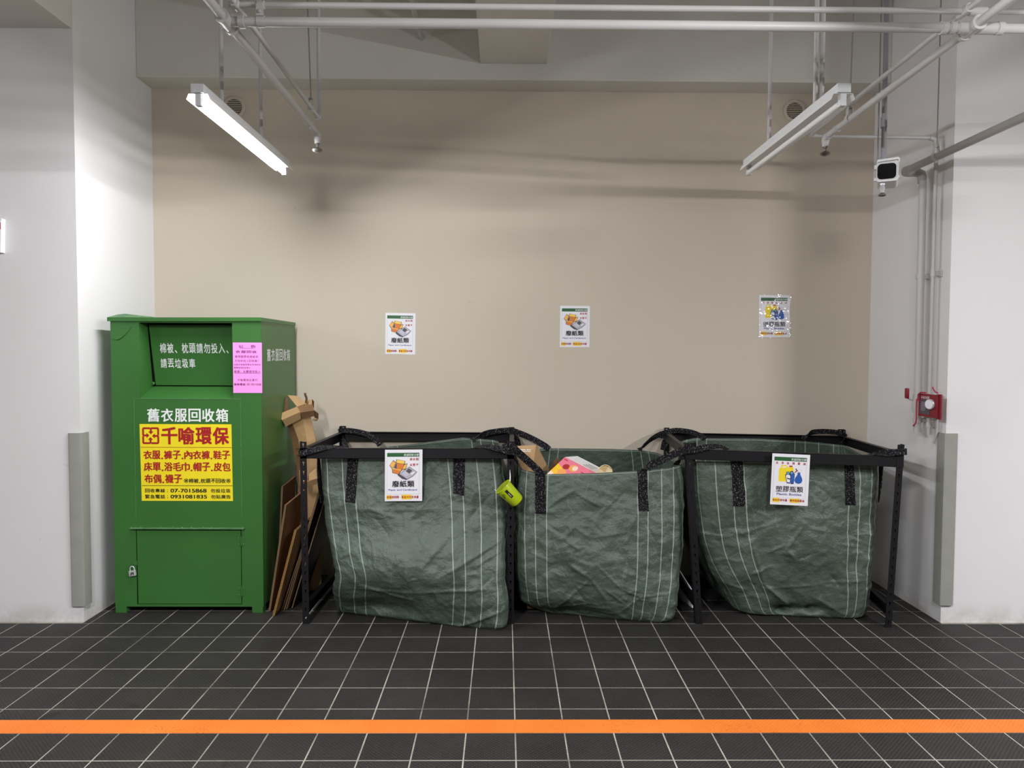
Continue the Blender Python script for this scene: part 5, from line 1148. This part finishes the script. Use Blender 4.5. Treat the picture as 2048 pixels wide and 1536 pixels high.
# trunk: three visible long faces from the collar down to the floor
cols = [[(566, 826, 0.03), (575, 852, 0.02), (584, 880, 0.02), (590, 920, 0.02), (597, 965, 0.02)], [(578, 832, -0.01), (588, 855, -0.01), (597, 880, -0.01), (603, 920, -0.01), (608, 965, -0.01)], [(602, 826, -0.03), (608, 848, -0.03), (614, 880, -0.03), (619, 920, -0.03), (623, 965, -0.03)], [(618, 822, 0.0), (624, 845, 0.0), (631, 880, 0.0), (636, 920, 0.0), (641, 965, 0.0)]]
P = [[A_(*q) for q in c] for c in cols]
for c in P:
    e = c[-1].copy(); e.z = 0.003; c.append(e)
for i, mt in ((0, M_CARD), (1, M_CARDL), (2, M_CARDL)):
    m = MB(); nn = len(P[0]); vs = []
    for q in range(nn): vs += [P[i][q], P[i+1][q]]
    vs2 = [v+Vector((0, 0.006, 0)) for v in vs]; fs = [(2*q, 2*q+1, 2*q+3, 2*q+2) for q in range(nn-1)]; fs2 = [tuple(a+2*nn for a in f) for f in fs]
    sd = [(0, 1, 2*nn+1, 2*nn)]+[(2*q, 2*q+2, 2*nn+2*q+2, 2*nn+2*q) for q in range(nn-1)]+[(2*q+1, 2*q+3, 2*nn+2*q+3, 2*nn+2*q+1) for q in range(nn-1)]
    m.add(vs+vs2, fs+fs2+sd); m.build('panel', mt, g)
quadp([A_(558, 828, -0.05), A_(594, 813, -0.06), A_(600, 824, -0.08), A_(564, 840, -0.07)], 0.006, M_CARDL)
quadp([A_(564, 840, -0.07), A_(600, 824, -0.08), A_(602, 838, -0.05), A_(572, 853, -0.04)], 0.006, M_CARDL)
quadp([A_(594, 813, -0.06), A_(625, 808, -0.05), A_(628, 821, -0.06), A_(601, 825, -0.08)], 0.006, M_CARD)
quadp([A_(601, 825, -0.08), A_(628, 821, -0.06), A_(629, 832, -0.04), A_(604, 838, -0.05)], 0.006, M_CARD)
quadp([A_(575, 790, 0.06), A_(597, 792, 0.06), A_(610, 808, -0.02), A_(594, 813, -0.03)], 0.006, M_CARDL)
quadp([A_(603, 801, 0.08), A_(624, 799, 0.08), A_(624, 809, 0.03), A_(606, 810, 0.03)], 0.006, M_CARDL)
quadp([A_(563, 794, 0.02), A_(577, 797, 0.03), A_(576, 822, 0.0), A_(561, 828, -0.03)], 0.006, M_CARDD)
quadp([A_(624, 799, 0.08), A_(627, 803, 0.0), A_(627, 815, 0.0), A_(624, 809, 0.06)], 0.004, M_CARDD)
quadp([A_(629, 821, 0.02), A_(637, 827, 0.05), A_(637, 838, 0.05), A_(630, 835, 0.02)], 0.006, M_CARDD)
quadp([A_(625, 838, 0.0), A_(637, 838, 0.05), A_(634, 842, 0.05), A_(626, 842, 0.0)], 0.004, M_CARDL)
m = MB(); m.ribbon([(A_(612, 806, 0.01), (1, 0, 0)), (A_(613, 797, 0.01), (1, 0, .2)), (A_(611, 791, 0.01), (1, 0, -.2)), (A_(610, 786, 0.01), (.6, .5, 0))], 0.014, 0.003); m.build('torn_strip', M_CARDD, g)
m = MB(); m.ribbon([(A_(590, 898, -0.01), (0, 0, 1)), (A_(600, 897, -0.03), (0, 0, 1))], 0.006, 0.001); m.ribbon([(A_(592, 911, -0.01), (0, 0, 1)), (A_(601, 910, -0.03), (0, 0, 1))], 0.006, 0.001); m.build('tape_mark', M_CARDD, g)
# small opened box behind the post
g = thing('small_box', at(622, 985, 4.52), 'small opened light brown box seen between the rack post and left bag', 'box')
g.location.z = at(622, 990, 4.5).z
quadp([at(618, 948, 4.46), at(634, 934, 4.46), at(637, 956, 4.44), at(618, 962, 4.44)], 0.005, M_CARDL, 'panel')
quadp([at(618, 962, 4.44), at(637, 956, 4.44), at(640, 966, 4.46), at(618, 973, 4.46)], 0.005, M_CARDL, 'panel')
quadp([at(598, 940, 4.5), at(606, 940, 4.48), at(606, 976, 4.46), at(600, 972, 4.5)], 0.005, M_CARDL, 'panel')
quadp([at(606, 962, 4.44), at(618, 962, 4.44), at(618, 973, 4.46), at(606, 976, 4.46)], 0.005, M_CARDL, 'panel')
